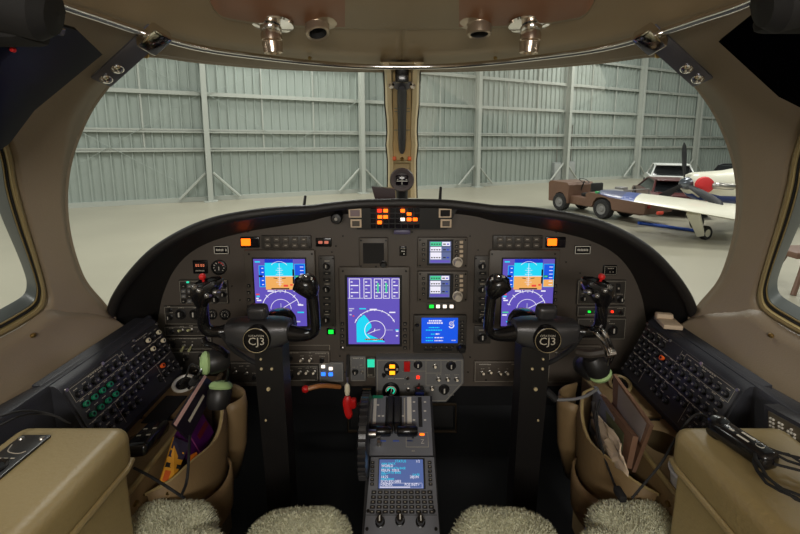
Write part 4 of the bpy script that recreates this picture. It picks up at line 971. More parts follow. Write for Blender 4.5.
# ================================================================== control columns and yokes
def mirror_geo(mb):
    mb.v = [V((-p.x, p.y, p.z)) for p in mb.v]; mb.f = [tuple(reversed(f)) for f in mb.f]
for mir in (False, True):
    sd = 'right' if mir else 'left'; sg = -1 if mir else 1
    YB = .97; k = YB/F
    c = at(257, 338, YB); base = V((at(272, 360, 1.0).x*sg, 1.06, 0))
    t = thing('control_yoke', 'black control yoke with round CJ3 emblem on its column, %s seat' % sd, 'control yoke', Matrix.Translation(base), 'control yokes')
    def fin(mb, name, label=None, sharp=38):
        if mir: mirror_geo(mb)
        o = mb.build(name, t, sharp=sharp)
        if label: o['label'] = label
        return o
    # column
    m = MB(mat('column_black', (25, 23, 22), .45, bump=(300, .2))); a = at(272.5, 352, 1.0); zt = a.z+.03
    rows = []
    for z, w, d, y in ((zt, .036, .03, 1.0), (zt-.1, .036, .03, 1.0), (.35, .034, .03, 1.02), (0.0, .034, .03, 1.04)):
        rows.append([V((a.x-w, y-d, z)), V((a.x+w, y-d, z)), V((a.x+w, y+d, z)), V((a.x-w, y+d, z))])
    m.loft(list(reversed(rows)), closed=True); m.f.append((15, 14, 13, 12)); m.mi.append(0); fin(m, 'column')
    for px, py, r in ((261, 359, 1.3), (261.5, 368.7, 1.5), (271.8, 368.7, 1.5), (268.5, 389, 2.1), (266, 420, 1.2)):
        q = at(px, py, .9695); m = MB(mat('column_screw', (206, 190, 150), .4, .2)); m.lathe([(r*k, 0), (r*k*.9, .003), (r*k*.45, .0035), (r*k*.4, .001), (0, .001)], q, (0, -1, 0), 12); fin(m, 'screw')
    # hub: a horizontal barrel
    HUB = mat('hub_metal', (74, 73, 74), .33, .55, bump=(700, .25))
    m = MB(HUB); rows = []
    for px, y0, y1, d in ((226, 322.5, 342.5, .024), (227.5, 321, 344, .03), (236, 320, 346, .036), (244, 319.2, 350, .038), (257, 318.8, 353.5, .04), (270, 318.8, 350, .038), (280, 319.5, 346.5, .036), (288.5, 321.5, 343.5, .03), (290, 323.5, 341.5, .024)):
        zc_, hz = (at(px, (y0+y1)/2, YB)).z, (y1-y0)/2*k; x = at(px, 335, YB).x
        rows.append([V((x, YB+.012+d*math.copysign(abs(math.cos(q))**.6, math.cos(q)), zc_+hz*math.copysign(abs(math.sin(q))**.6, math.sin(q)))) for q in [2*PI*i/24 for i in range(24)]])
    m.loft(rows, closed=True); m.f += [tuple(reversed(range(24))), tuple(range(24*8, 24*9))]; m.mi += [0, 0]; fin(m, 'hub')
    m = MB(BLK); m.box(at(272, 352, 1.0)+V((0, -.0, -.0)), (.066, .05, .05), r=.008); fin(m, 'neck')
    # round emblem with raised ring and lettering (text itself is never mirrored)
    r = 13.6*k; q = at(257, 339.2, YB-.0285)
    m = MB(BLKG, STEEL); m.lathe([(r*1.04, .012), (r*1.04, -.004), (r, -.007), (r*.93, -.008), (r*.9, -.004), (0, -.004)], q, (0, 1, 0), 36)
    m.lathe([(r*.985, -.0075), (r*.96, -.0092), (r*.93, -.0075)], q, (0, 1, 0), 36, mt=mat('emblem_ring', (205, 188, 150), .35, .4)); o = fin(m, 'emblem')
    qx = V((q.x*sg, q.y, q.z))
    mt_ = MB(mat('emblem_silver', (214, 206, 190), .35, .4)); mt_.T = Matrix.Translation(qx+V((0, -.0046, 0))) @ Matrix.Rotation(PI/2, 4, 'X')
    mt_.text('CJ3', 0, -.0045, .028, 0, sx=1.05); mt_.text('CITATION', 0, .0105, .0075, 0, sx=1.1)
    lt = mt_.build('lettering', o); lt['label'] = 'silver CJ3 lettering'
    # chart clip on top of the hub
    m = MB(mat('clip_grey', (64, 63, 64), .35, .4), RED); m.box(at(258, 311.5, YB+.012), (.052, .034, .040), r=.013, R=Matrix.Rotation(.25, 3, 'X'), seg=4); fin(m, 'chart_clip')
    m = MB(BLKG); m.lathe([(.046, -.02), (.045, .0), (.038, .014), (.022, .022), (0, .025)], at(279, 320, YB+.06), (0, -.2, 1), 24); fin(m, 'clip_plate')
    # inboard horn (plain)
    m = MB(BLKG); P = smooth_pts([at(284, 332, YB+.01), at(298, 334, YB), at(309, 334.5, YB-.01), at(315, 330, YB-.015), at(315, 318, YB-.02), at(313.5, 302, YB-.02), at(312, 292, YB-.02)], 5)
    n = len(P); R_ = [(.024-.010*min(1, i/10) if i < 12 else .0125+.002*max(0, (i-20)/10)) for i in range(n)]
    m.tube(P, R_, 14); fin(m, 'inboard_grip')
    m = MB(BLKG); rows = []
    for px, py, w, d in ((312, 297, .010, .016), (310.5, 293, .020, .022), (308, 288, .028, .028), (306, 283, .029, .029), (305.5, 278.5, .026, .026), (306, 276, .018, .018), (306.5, 275.4, .004, .004)):
        cc = at(px, py, YB-.022); rows.append([cc+V((w*math.cos(2*PI*i/20)-.35*w*(1 if math.cos(2*PI*i/20) < -.5 and py > 284 else 0), d*math.sin(2*PI*i/20), 0)) for i in range(20)])
    m.loft(list(reversed(rows)), closed=True); fin(m, 'inboard_head')
    m = MB(BLK, CHROME); q = at(306.5, 278, YB-.045); m.lathe([(.010, -.004), (.011, .004), (.006, .007), (0, .008)], q, (0, -.6, 1), 14); m.lathe([(.006, .006), (.0, .010)], q, (0, -.6, 1), 10, mt=CHROME); fin(m, 'trim_switch')
    m = MB(WHITE); m.box(at(301, 276.6, YB-.03), (.008, .008, .003)); m.box(at(311.5, 278.5, YB-.04), (.004, .004, .006)); fin(m, 'switch_mark')
    # outboard horn (with buttons)
    m = MB(BLKG); P = smooth_pts([at(229, 331, YB+.01), at(219, 331.5, YB), at(210, 331, YB-.01), at(204.5, 326, YB-.015), at(203, 315, YB-.02), at(202.5, 303, YB-.022), at(203.5, 293, YB-.025)], 5)
    m.tube(P, [.020, .019, .018, .017, .016]+[.0145]*(len(P)-5), 14); fin(m, 'outboard_grip')
    m = MB(BLKG); rows = []
    for px, py, w, d in ((204, 305, .014, .018), (205, 298, .024, .026), (206.5, 292, .033, .032), (207, 286, .036, .034), (207, 282, .034, .03), (207, 280, .028, .024), (207, 279.4, .01, .01)):
        cc = at(px, py, YB-.028); rows.append([cc+V((w*math.copysign(abs(math.cos(2*PI*i/20))**.75, math.cos(2*PI*i/20)), d*math.copysign(abs(math.sin(2*PI*i/20))**.75, math.sin(2*PI*i/20)), .006*math.cos(2*PI*i/20))) for i in range(20)])
    m.loft(list(reversed(rows)), closed=True); fin(m, 'outboard_head')
    m = MB(RED); q = at(203, 279, YB-.04); m.lathe([(.003, -.012), (.003, 0), (.0075, .003), (.008, .009), (.005, .013), (0, .014)], q, (-.05, -.25, 1), 14); fin(m, 'red_button', 'red button')
    for px, py, a_ in ((194.5, 287, .5), (199, 290.5, -.2), (212, 285, .3), (215, 292, -.4), (207, 295.5, 0)):
        m = MB(mat('switch_silver', (150, 148, 146), .25, .8)); q = at(px, py, YB-.062); m.lathe([(.0065, -.012), (.0065, .002), (.004, .005), (0, .006)], q, (a_*.5, -1, .35), 12); fin(m, 'button')
    m = MB(BLK); m.box(at(210, 286, YB-.066), (.03, .014, .012), r=.004, R=Matrix.Rotation(-.5, 3, 'Y')); m.tube([at(217, 284, YB-.04), at(222.5, 280, YB-.05)], [.006, .004], 8); fin(m, 'rocker')
    m = MB(BLKG); m.tube([at(205, 306, YB-.045), at(203, 318, YB-.042), at(202, 324, YB-.036)], [.006, .009, .005], 10); fin(m, 'trigger')
    m = MB(BLKM); m.tube(smooth_pts([at(222, 334, YB-.02), at(232, 348, YB), at(246, 358, YB+.02), at(258, 364, YB+.01)], 5), .006, 8); fin(m, 'curled_wire')
# ================================================================== rudder pedals
for X, sd in ((-.135, 'left'), (.135, 'right')):
    a = at(CX+X*F/1.5, 418, 1.5); t = thing('rudder_pedal', 'dark metal framed rudder pedal in the %s footwell beside the pedestal' % sd, 'pedal', Matrix.Translation(V((a.x, 1.5, 0))), 'rudder pedals')
    m = MB(mat('pedal_edge', (70, 58, 44), .4, .5))
    w, h, z = .075, .05, a.z-.01
    m.tube([(a.x-w, 1.5, z-h), (a.x+w, 1.5, z-h), (a.x+w, 1.53, z+h), (a.x-w, 1.53, z+h)], .007, 8, closed=True); m.build('frame', t)
    m = MB(BLKM); m.box((a.x, 1.525, z), (.13, .012, .085), r=.004, R=Matrix.Rotation(-.3, 3, 'X')); m.build('tread', t)
    m = MB(BLKM); m.tube([(a.x, 1.54, z), (a.x, 1.6, .2), (a.x, 1.6, 0)], .014, 8); m.build('arm', t)
# ---- red items hanging under the panel left of the pedestal
t = thing('parking_brake_handle', 'red ball on a tan rod under the left part of the panel', 'handle', Matrix.Translation(at(305, 389, 1.16)))
m = MB(RED); m.lathe([(0, -.012), (.009, -.008), (.012, 0), (.009, .008), (0, .012)], at(305.5, 389, 1.16), (1, 0, .1), 14); m.build('ball', t)
m = MB(mat('rod_tan', (170, 110, 60), .4)); m.tube(smooth_pts([at(308, 388.6, 1.16), at(318, 386, 1.17), at(328, 385.8, 1.19), at(340, 387, 1.22)], 4), [.007]*13, 8); m.build('rod', t)
m = MB(CREAM, STEEL); a = at(347.3, 389, 1.18); m.lathe([(0, -.02), (.007, -.019), (.009, -.005), (.008, .012), (.004, .018), (0, .019)], a, (0, 0, 1), 14); m.tube([a+V((0, 0, .015)), at(347.5, 377, 1.2)], .0025, 6, STEEL); m.tube([at(347.5, 377, 1.2), at(348, 355, 1.235)], .005, 8, BLK)
m.top('pull_handle', 'cream oval pull handle hanging on a cable under the panel', 'handle')
m = MB(RED); a = at(350, 404, 1.2); m.tube(smooth_pts([at(348, 396, 1.2), at(347, 404, 1.195), at(349, 414, 1.19), at(352, 416, 1.19)], 4), [.008, .012, .014, .014, .014, .013, .013, .013, .013, .013, .013, .01, .006], 10, flat=.6); m.box(at(353.5, 403, 1.195), (.02, .02, .034), r=.007); m.tube([at(349, 396, 1.2), at(349.5, 384, 1.235)], .003, 6, BLK)
m.top('control_lock_flag', 'bright red handle hanging beside the trim wheel under the panel', 'handle')
m = MB(BLKG); m.box(at(367, 395, 1.22), (.035, .02, .05), r=.003)
for i in range(5): m.box(at(367, 389+i*3, 1.205), (.026, .001, .002), mat('amber_print', (120, 84, 40), .6))
m.top('placard_block', 'dark placard with faint amber lettering left of the landing gear panel', 'placard')
# ================================================================== centre pedestal
A, B = at(CX, 395, 1.15), at(CX, 534, .865)
PD = Plane(A, (1, 0, 0), A-B)
PGR = mat('pedestal_grey', (104, 106, 112), .5, bump=(400, .2)); PDK = mat('pedestal_dark', (26, 26, 29), .55)
t = thing('centre_pedestal', 'grey centre pedestal with throttle levers between the seats', 'pedestal', Matrix.Translation(V((0, .98, 0))))
m = MB(PDK); q = [PD.w(371, 396, -.004), PD.w(432, 396, -.004), PD.w(441, 548, -.004), PD.w(361, 548, -.004)]
vs = q+[V((p.x, p.y, 0)) for p in q]; m.add(vs, [(3, 2, 1, 0), (0, 1, 5, 4), (1, 2, 6, 5), (2, 3, 7, 6), (3, 0, 4, 7), (4, 5, 6, 7)]); m.build('body', t)
u = Unit(PD, 'throttle_quadrant', 'grey throttle quadrant with two dark levers at the top of the pedestal', 'throttle quadrant', 372, 396, 431, 454, .006, PGR, body='plate', poly=[(372.5, 396), (430, 396), (433, 455.5), (368.5, 455.5)], back=.002)
k = u.k
for x, w in ((375.3, 3.4), (409.8, 3)): u.mb.rect(*u.p(x-w/2-1, 424), *u.p(x+w/2, 397), u.d+.0004, WHITE)
u.mb.rect(*u.p(372.5, 398.5), *u.p(383, 395.3), u.d+.0006, GREEN)
for x in (381.5, 404.5):
    u.mb.rect(*u.p(x-.5, 424), *u.p(x+.5, 398), u.d+.0005, DIM)
for x, y in ((379, 416), (383, 416), (403, 416), (378, 405), (414, 402), (414, 411), (414, 420), (425, 402), (425, 411), (425, 420)): u.dash(x, y, 2.4, 1.4, WHITE)
for x0, x1, y1 in ((385, 402, 426), (418.7, 421.5, 427)): u.mb.rect(*u.p(x0, y1), *u.p(x1, 397), u.d+.0005, RING)
def lev(x, xa, xb, nm):
    m = MB(PDK, BLKG); p0, p1 = PD.w(x, 398, .0), PD.w(x, 398, .02); n_ = PD.n
    # the lever sweeps in an arc over the quadrant
    R2 = Matrix((V((1, 0, 0)), (A-B).normalized(), n_)).transposed()
    m.box(PD.w(x, 411, .018), (6.2*k, 27*k, .024), r=.004, R=R2); m.build('lever_arm', u.t)
    m = MB(BLKG); a_, b_ = PD.w(xa, 431, .034), PD.w(xb, 431, .034); m.tube([a_, a_.lerp(b_, .08), a_.lerp(b_, .92), b_], [.011, .0145, .0145, .011], 16); m.box(PD.w(x, 428, .028), (6*k, 9*k, .022), r=.004, R=R2); h_ = m.build('lever_grip', u.t)
    m = MB(mat('grip_band', (120, 70, 44), .4)); m.tube([a_.lerp(b_, .3)+V((0, -.0008, .0)), a_.lerp(b_, .7)+V((0, -.0008, 0))], .0148, 16, caps=False); 
lev(390.2, 370.5, 391, 'l'); lev(397.2, 397, 417.5, 'r')
u.part('flap_lever', lambda mb, x, y: (mb.box((x, y, u.d+.012), (2*k, 3*k, .024)), mb.box((x, y, u.d+.026), (9*k, 3.4*k, .008), r=.002)), (413, 437), PDK)
a_ = u.p(406, 447.5); b_ = u.p(428, 432.5)
u.part('trim_plate', lambda mb, x, y: (mb.box(((a_[0]+b_[0])/2, (a_[1]+b_[1])/2, u.d+.001), (b_[0]-a_[0], b_[1]-a_[1], .002)), mb.frame(a_[0], a_[1], b_[0], b_[1], .4*k, u.d+.0023, DIM), mb.text('Z', *u.p(422.5, 442), .016, u.d+.0024, WHITE)), (417, 440), PGR)
u.light(422, 434.8, 4.4, 1.8, LEDO); u.knob(379, 444, 2, .02, STEEL, ptr=False); u.dashes(379, 437, 7, 1, LEDO and DIM)
for x in (383, 396, 410): u.part('blue_marker', lambda mb, X, Y: mb.box((X, Y, u.d+.001), (6*k, 1.2*k, .002)), (x, 441), mat('marker_blue', (70, 92, 170), .4))
u.dashes(414, 451, 5); u.done()
# ---- control display unit
u = Unit(PD, 'control_display_unit', 'keyboard unit with small blue grey text screen at the lower end of the pedestal', 'display', 368, 457, 437, 536, .014, PGR, body='bezel', poly=[(371, 457), (434, 457), (440, 540), (363.5, 540)], back=.016)
k = u.k
u.mb.rect(*u.p(377.6, 489.5), *u.p(424.6, 458.3), u.d+.0003, RING)
S_CDU = mat('screen_cdu', (76, 96, 150), emit=1)
def cdu_draw(mb, H):
    z = .0004; hs = .052
    def L(st, x, y, c=S_WHT, s_=hs, sx=1): 
        vs, fs = text_mesh(st); w = max(p.x for p in vs)
        mb.text(st, x+w*s_*1.4*sx, y*H, s_*1.4, z, c, sx)
    L('STATUS', .36, .93, S_CYAN); L('1/2', .84, .93, S_WHT); L('NAV DATA', .05, .84, S_CYAN, .045); L('WORLD', .05, .765)
    L('ACTIVE DATA BASE', .05, .685, S_CYAN, .045); L('05JUN  02JUL', .05, .61); L('SEC DATA BASE', .05, .53, S_CYAN, .045); L('UTC', .05, .45, S_CYAN, .045); L('DATE', .76, .45, S_CYAN, .045)
    L('14:25', .05, .38); L('28JUN', .70, .38); L('PROGRAM', .05, .305, S_CYAN, .045); L('SCID 832-0883', .05, .23)
    L('<INDEX', .05, .12); L('POS INIT>', .58, .12); mb.rect(.04, H*.17, .96, H*.178, z, S_WHT); mb.rect(.04, H*.03, .7, H*.055, z, S_WHT)
    mb.rect(.02, H*.01, .98, H*.018, z, S_LAV); mb.rect(.96, H*.01, .97, H*.16, z, S_LAV); mb.rect(.03, H*.01, .04, H*.16, z, S_LAV)
u.screen(379, 459.5, 423.3, 488.5, S_CDU, cdu_draw)
for i in range(6):
    for x in (372.3-.12*i*1, 429.2+.2*i): u.button(x-1.5, 461.5+i*4.3, x+2.2, 464.3+i*4.3, BLK)
for r in range(5):
    y = 490.8+r*4.9
    for c in range(10):
        x0 = 371-.55*r; x1 = 433+.55*r; w = (x1-x0)/10; x = x0+w*c
        u.button(x+.6, y, x+w-.8, y+3.4, BLKS, .003, 'key')
q = u.p(366, 515); q2 = u.p(437, 515); u.mb.rect(q[0], q[1]-.0008, q2[0], q[1]+.0004, u.d+.0005, RING)
for x, y, in ((380, 522), (400, 520.5), (420.5, 522)): u.knob(x, y, 3.8, .03, BLKG, ptr=True); u.dashes(x, 517, 5, .7)
u.screws([(368, 511), (434, 511), (367, 529), (436, 529)], 1.6); u.done()
# ---- elevator trim wheel
t = thing('trim_wheel', 'black ribbed elevator trim wheel on the left flank of the pedestal', 'trim wheel', Matrix.Translation(V((-.103, 1.02, .34))))
c = V((-.103, 1.02, .445)); m = MB(BLKS); R = .105
m.lathe([(.03, -.012), (R*.9, -.014), (R, -.009), (R, .009), (R*.9, .014), (.03, .012)], c, (1, 0, 0), 48); m.build('wheel', t)
m = MB(mat('rib_grey', (48, 47, 48), .35))
for i in range(36):
    an = 2*PI*i/36; p = c+V((0, math.cos(an), math.sin(an)))*R; m.tube([p-V((.0105, 0, 0)), p+V((.0105, 0, 0))], .004, 6)
m.build('ribs', t); m = MB(STEEL); m.cyl(c-V((.014, 0, 0)), c+V((.03, 0, 0)), .012); m.build('axle', t)
# ================================================================== circuit breaker side panels
CB_W = [(11, 0), (11, 1), (12, 0), (12, 1)]
for mir in (False, True):
    sd = 'right' if mir else 'left'; sg = 1 if mir else -1
    xt, zt, xb, zb = .742, .722, .672, .565; Y0, Y1 = .80, 1.14
    if not mir: BP = Plane((-xb, Y0, zb), (0, 1, 0), (-(xt-xb), 0, zt-zb))
    else: BP = Plane((xb, Y1, zb), (0, -1, 0), ((xt-xb), 0, zt-zb))
    t = thing('breaker_panel', ('black circuit breaker panel with green buttons beside the left wall' if not mir else 'black circuit breaker panel beside the right wall, no green buttons'), 'circuit breaker panel', BP.M)
    Ht = math.hypot(xt-xb, zt-zb); Ln = Y1-Y0
    m = MB(VINYL)
    x1 = .80
    q = [V((sg*xb, Y0, zb)), V((sg*xt, Y0, zt)), V((sg*.752, Y0, zt+.008)), V((sg*.80, Y0, zt+.012)), V((sg*.80, Y0, zb-.03)), V((sg*(xb+.01), Y0, zb-.03))]
    vs = q+[V((p.x, Y1, p.z)) for p in q]; n = 6
    fs = [tuple(range(n)), tuple(reversed(range(n, 12)))]+[(i, n+i, n+(i+1) % n, (i+1) % n) for i in range(n)]
    m.add(vs, [tuple(reversed(f)) for f in fs] if mir else fs); m.build('housing', t)
    m = MB(mat('breaker_plate', (42, 42, 46), .45, bump=(400, .15)), DIM); m.box((Ln/2, Ht/2, .002), (Ln-.012, Ht-.01, .006), r=.002)
    z = .0055
    def fx(a): return (Ln-a) if mir else a      # a is counted from the rear (pilot) end
    def fr(a0, b0, a1, b1):
        x0, x1_ = sorted((fx(a0), fx(a1))); m.frame(x0, b0, x1_, b1, .001, z, DIM)
    fr(.012, .128, .165, .162); m.line((fx(.012), .071), (fx(.328), .071), .001, z, DIM); m.line((fx(.18), .042), (fx(.18), .162), .001, z, DIM); m.line((fx(.18), .127), (fx(.328), .127), .001, z, DIM); m.line((fx(.09), .012), (fx(.09), .071), .001, z, DIM); m.line((fx(.255), .012), (fx(.255), .071), .001, z, DIM)
    for a, w in ((.09, .05), (.26, .05)):
        for j in range(7): m.rect(fx(a)-w/2+j*w/7, .158, fx(a)-w/2+j*w/7+w/10, .1605, z, DIM)
    rowz = (.141, .113, .085, .057, .030)
    for r in range(5):
        for c in range(13):
            a = .026+c*.0243
            if not mir and ((r == 0 and c in (7, 9)) or (r == 3 and c in (8, 9, 12)) or (r == 4 and c in (6, 7, 8))): continue
            if mir and ((r == 0 and c in (7, 8)) or (r == 4 and c in (3, 4, 8, 9)) or (r == 3 and c in (5,))): continue
            mt_ = BLKS; lab = None
            if not mir:
                if (r in (1, 2) and c < 4): mt_, lab = GREEN, 'green breaker button'
                if (r, c) in ((0, 12), (0, 10), (1, 12), (1, 10)): mt_, lab = CREAM, 'white ringed breaker button'
                if (r, c) == (3, 10): mt_, lab = ORANGE, 'orange breaker button'
            elif (r, c) == (1, 8): mt_, lab = ORANGE, 'orange breaker button'
            x, y = fx(a), rowz[r]
            b_ = MB(mt_, BLK, STEEL)
            b_.lathe([(.0088, z-.001), (.0088, z+.001), (.0062, z+.0012)], (x, y, 0), (0, 0, 1), 12, mt=RING if mt_ is BLKS else BLK)
            b_.lathe([(.0056, z), (.0056, z+.004), (.0068, z+.0045), (.007, z+.008), (.006, z+.009), (.0032, z+.009)], (x, y, 0), (0, 0, 1), 12)
            b_.lathe([(.0032, z+.009), (.003, z+.0075), (0, z+.0075)], (x, y, 0), (0, 0, 1), 10, mt=PANELG if mt_ is BLKS else BLK)
            o = b_.build('breaker_button', t, local=True)
            if lab: o['label'] = lab
            m.rect(x-.006, y+.0115, x-.002, y+.0135, z, DIM); m.rect(x-.001, y+.0115, x+.005, y+.0135, z, DIM)
    m.build('face_plate', t, local=True)
    for a, b in ((.008, .164), (.115, .164), (.23, .164), (.333, .164), (.008, .008), (.333, .008)):
        b_ = MB(STEEL); b_.lathe([(.0045, z), (.004, z+.002), (0, z+.002)], (fx(a), b, 0), (0, 0, 1), 10); b_.build('screw', t, local=True)
    # ledge running along the wall
    rows = []
    for px in (-420, -300, -200, -100, -50, 0, 40, 80, 120, 152):
        o_ = sh(px, 405-.548*px, .965); w_ = o_.y
        rows.append([V((sg*-o_.x, w_, .44)), V((sg*-o_.x, w_, o_.z)), V((sg*-o_.x*.985, w_, o_.z+.004)), V((sg*.772, w_, .735)), V((sg*.764, w_, .733)), V((sg*.76, w_, .725)), V((sg*.755, w_, .44))])
    m = MB(VINYL); m.loft(rows, closed=True)
    m.f += [tuple(reversed(range(7))), tuple(range(63, 70))]; m.mi += [0, 0]; m.top('side_ledge', 'long black vinyl ledge along the %s cockpit wall' % sd, 'ledge')
m = MB(PAPER); a = at(664, 330.5, 1.1); q = V((.765, 1.09, .742)); m.box(q, (.05, .07, .014), r=.004, R=Matrix.Rotation(-.2, 3, 'Z')); m.box(q+V((0, .02, .01)), (.045, .02, .02), r=.005, R=Matrix.Rotation(-.2, 3, 'Z')); m.top('beige_clip', 'small beige clip lying on top of the right breaker panel', 'clip')
# ================================================================== seats with sheepskin covers
def lobe_d(x, y):
    """distance inside the cushion outline of the left seat (metres, aircraft axes)"""
    def rb(px_, py_, hx, hy, r):
        qx, qy = abs(px_)-hx+r, abs(py_)-hy+r
        return -(math.hypot(max(qx, 0), max(qy, 0))+min(max(qx, qy), 0)-r)
    d = rb(x+.29, y-.40, .185, .30, .05)
    d = max(d, rb(x+.488, y-.715, .095, .078, .06), rb(x+.212, y-.70, .115, .072, .07))
    return max(d, rb(x+.42, y-.66, .08, .07, .05))
for mir in (False, True):
    sd = 'right' if mir else 'left'; cx = (-.337 if not mir else .337); sg = 1 if not mir else -1
    zt = .494; cx = cx*.88; yf = .62
    t = thing('pilot_seat', '%s pilot seat covered in fluffy cream sheepskin' % sd, 'seat', Matrix.Translation(V((cx, .45, 0))), 'pilot seats')
    m = MB(FUR); st = .0115; idx = {}; vs = []; fs = []; sx = -1 if mir else 1
    xs_ = [-.60+st*i for i in range(46)]; ys_ = [.09+st*i for i in range(61)]
    def hgt(x, y):
        d = lobe_d(x, y); q = max(0, min(1, d/.055))
        return zt-.07*(1-math.sqrt(max(0, 1-(1-q)**2)))-.015*math.exp(-((x+.345)/.04)**2)+.004*math.sin(31*x+7)*math.sin(27*y)+.002*math.sin(70*x+3*y)*math.sin(63*y+2)
    def vid(i, j):
        if (i, j) not in idx: idx[(i, j)] = len(vs); vs.append(V((sx*xs_[i], ys_[j], hgt(xs_[i], ys_[j]))))
        return idx[(i, j)]
    tops = []
    for i in range(45):
        for j in range(60):
            if lobe_d(xs_[i]+st/2, ys_[j]+st/2) > 0:
                q = (vid(i, j), vid(i+1, j), vid(i+1, j+1), vid(i, j+1)); fs.append(tuple(reversed(q)) if mir else q); tops.append((xs_[i], ys_[j]))
    m.add(vs, fs); o = m.build('cushion_top', t); md = o.modifiers.new('thickness', 'SOLIDIFY'); md.thickness = .05; md.offset = -1
    m = MB(FUR); rnd = random.Random(3 if mir else 5)
    for (x0, y0) in tops:
        if y0 < .48: continue
        for _ in range(22):
            x = x0+rnd.random()*st; y = y0+rnd.random()*st; d = lobe_d(x, y)
            p = V((sx*x, y, hgt(x, y)-.002)); e = .004
            gx = (lobe_d(x+e, y)-d)/e; gy = (lobe_d(x, y+e)-d)/e; side = max(0, 1-max(d, 0)/.055)
            nn = V((sx*(-gx*side*1.1+rnd.uniform(-.38, .38)+.25*math.sin(9*y)), -gy*side*1.1+rnd.uniform(-.38, .38)+.25*math.sin(11*x), 1.0)).normalized()
            L = rnd.uniform(.006, .0095); w = nn.cross(V((rnd.uniform(-1, 1), rnd.uniform(-1, 1), .1))).normalized()*.0010
            q = p+nn*L*.6; tip = p+nn*L+V((rnd.uniform(-.003, .003), rnd.uniform(-.003, .003), -.001))
            m.add([p-w, p+w, q+w*.8, q-w*.8, tip], [(0, 1, 2, 3), (3, 2, 4)])
    f_ = m.build('fleece', t, sharp=180); f_['kind'] = 'stuff'
    m = MB(TANL); m.box((cx, yf-.19, .37), (.34, .52, .07), r=.03); m.build('cushion_base', t)
    m = MB(BLKM); m.box((cx, yf-.22, .2), (.30, .4, .28), r=.02); m.box((cx, yf-.22, .03), (.34, .5, .06), r=.01); m.build('seat_pedestal', t)
# ================================================================== armrest consoles
for mir in (False, True):
    sd = 'right' if mir else 'left'; sg = 1 if mir else -1
    t = thing('armrest_console', 'tan leather armrest console along the %s wall' % sd, 'armrest', Matrix.Translation(V((sg*.575, .25, 0))))
    zt = .735; yf = .684
    def prof_box(mb, x0, x1, y0, y1, z0, z1, r, lean=0):
        bm = bmesh.new(); bmesh.ops.create_cube(bm, size=1)
        for v in bm.verts: v.co = V((sg*((x0+x1)/2+v.co.x*(x1-x0)), (y0+y1)/2+v.co.y*(y1-y0), (z0+z1)/2+v.co.z*(z1-z0)))
        if mir is False: bmesh.ops.recalc_face_normals(bm, faces=bm.faces[:])
        bmesh.ops.recalc_face_normals(bm, faces=bm.faces[:])
        for v in bm.verts:
            if v.co.z < (z0+z1)/2: v.co.x -= sg*lean
        bmesh.ops.bevel(bm, geom=bm.edges[:]+bm.verts[:], offset=r, segments=6, profile=.5, affect='EDGES'); bm.verts.index_update()
        mb.add([v.co.copy() for v in bm.verts], [[v.index for v in f.verts] for f in bm.faces]); bm.free()
    m = MB(TANL); prof_box(m, .502, .71, -.5, yf, zt-.085, zt, .026); m.build('padded_lid', t)
    m = MB(TANL); prof_box(m, .512, .705, -.5, yf-.012, 0.0, zt-.078, .012, .012); m.build('body', t)
    m = MB(TANL); m.tube([V((sg*.503, -.5, zt-.075)), V((sg*.503, yf-.03, zt-.075)), V((sg*.508, yf-.008, zt-.075)), V((sg*.54, yf-.004, zt-.075))], .006, 8); m.build('piping', t)
    m = MB(TANS); m.slab([V((sg*.5105, y, z)) for y, z in ((-.4, .61), (.56, .61), (.63, .54), (.63, .3), (-.4, .3))], .003 if mir else -.003); m.build('door_panel', t)
    m = MB(TANL); m.slab([V((sg*.513, y, z)) for y, z in ((-.4, .602), (.555, .602), (.62, .537), (.62, .3), (-.4, .3))], .009*(1 if not mir else -1)); m.build('pocket_door', t)
# ---- black control plate let into the left armrest top
m = MB(BLKS); zt = .735
q = [atz(0, 466, zt+.002), atz(48, 440, zt+.002), atz(38, 437, zt+.002), atz(-20, 450, zt+.002)]
t = thing('armrest_control_plate', 'black control plate on the left armrest top', 'control plate', Matrix.Translation(atz(20, 452, zt)))
a, b = atz(44.5, 439.2, zt), atz(-6, 477, zt); d = V((0, 1, 0)); m.box(V((-.648, .50, zt+.002)), (.052, .29, .006), r=.002); m.build('plate', t)
for x, y in ((-.666, .635), (-.630, .635)):
    b_ = MB(STEEL); b_.lathe([(.005, 0), (.004, .002), (0, .002)], (x, y, zt+.005), (0, 0, 1), 10); b_.build('screw', t)
b_ = MB(DIM)
for i in range(6): b_.box((-.660+.011*(i % 3), .59-.05*(i//3), zt+.0053), (.007, .002, .0004))
b_.tube(smooth_pts([V((-.668, .62, zt+.0053)), V((-.66, .605, zt+.0053)), V((-.638, .60, zt+.0053)), V((-.63, .605, zt+.0053))], 5), .0008, 4); b_.build('legend', t)
for x, y in ((-.648, .57), (-.648, .50)):
    b_ = MB(BLKG); b_.lathe([(.018, 0), (.018, .002), (.014, .003), (.012, .001), (0, .001)], (x, y, zt+.005), (0, 0, 1), 18); b_.build('socket', t)
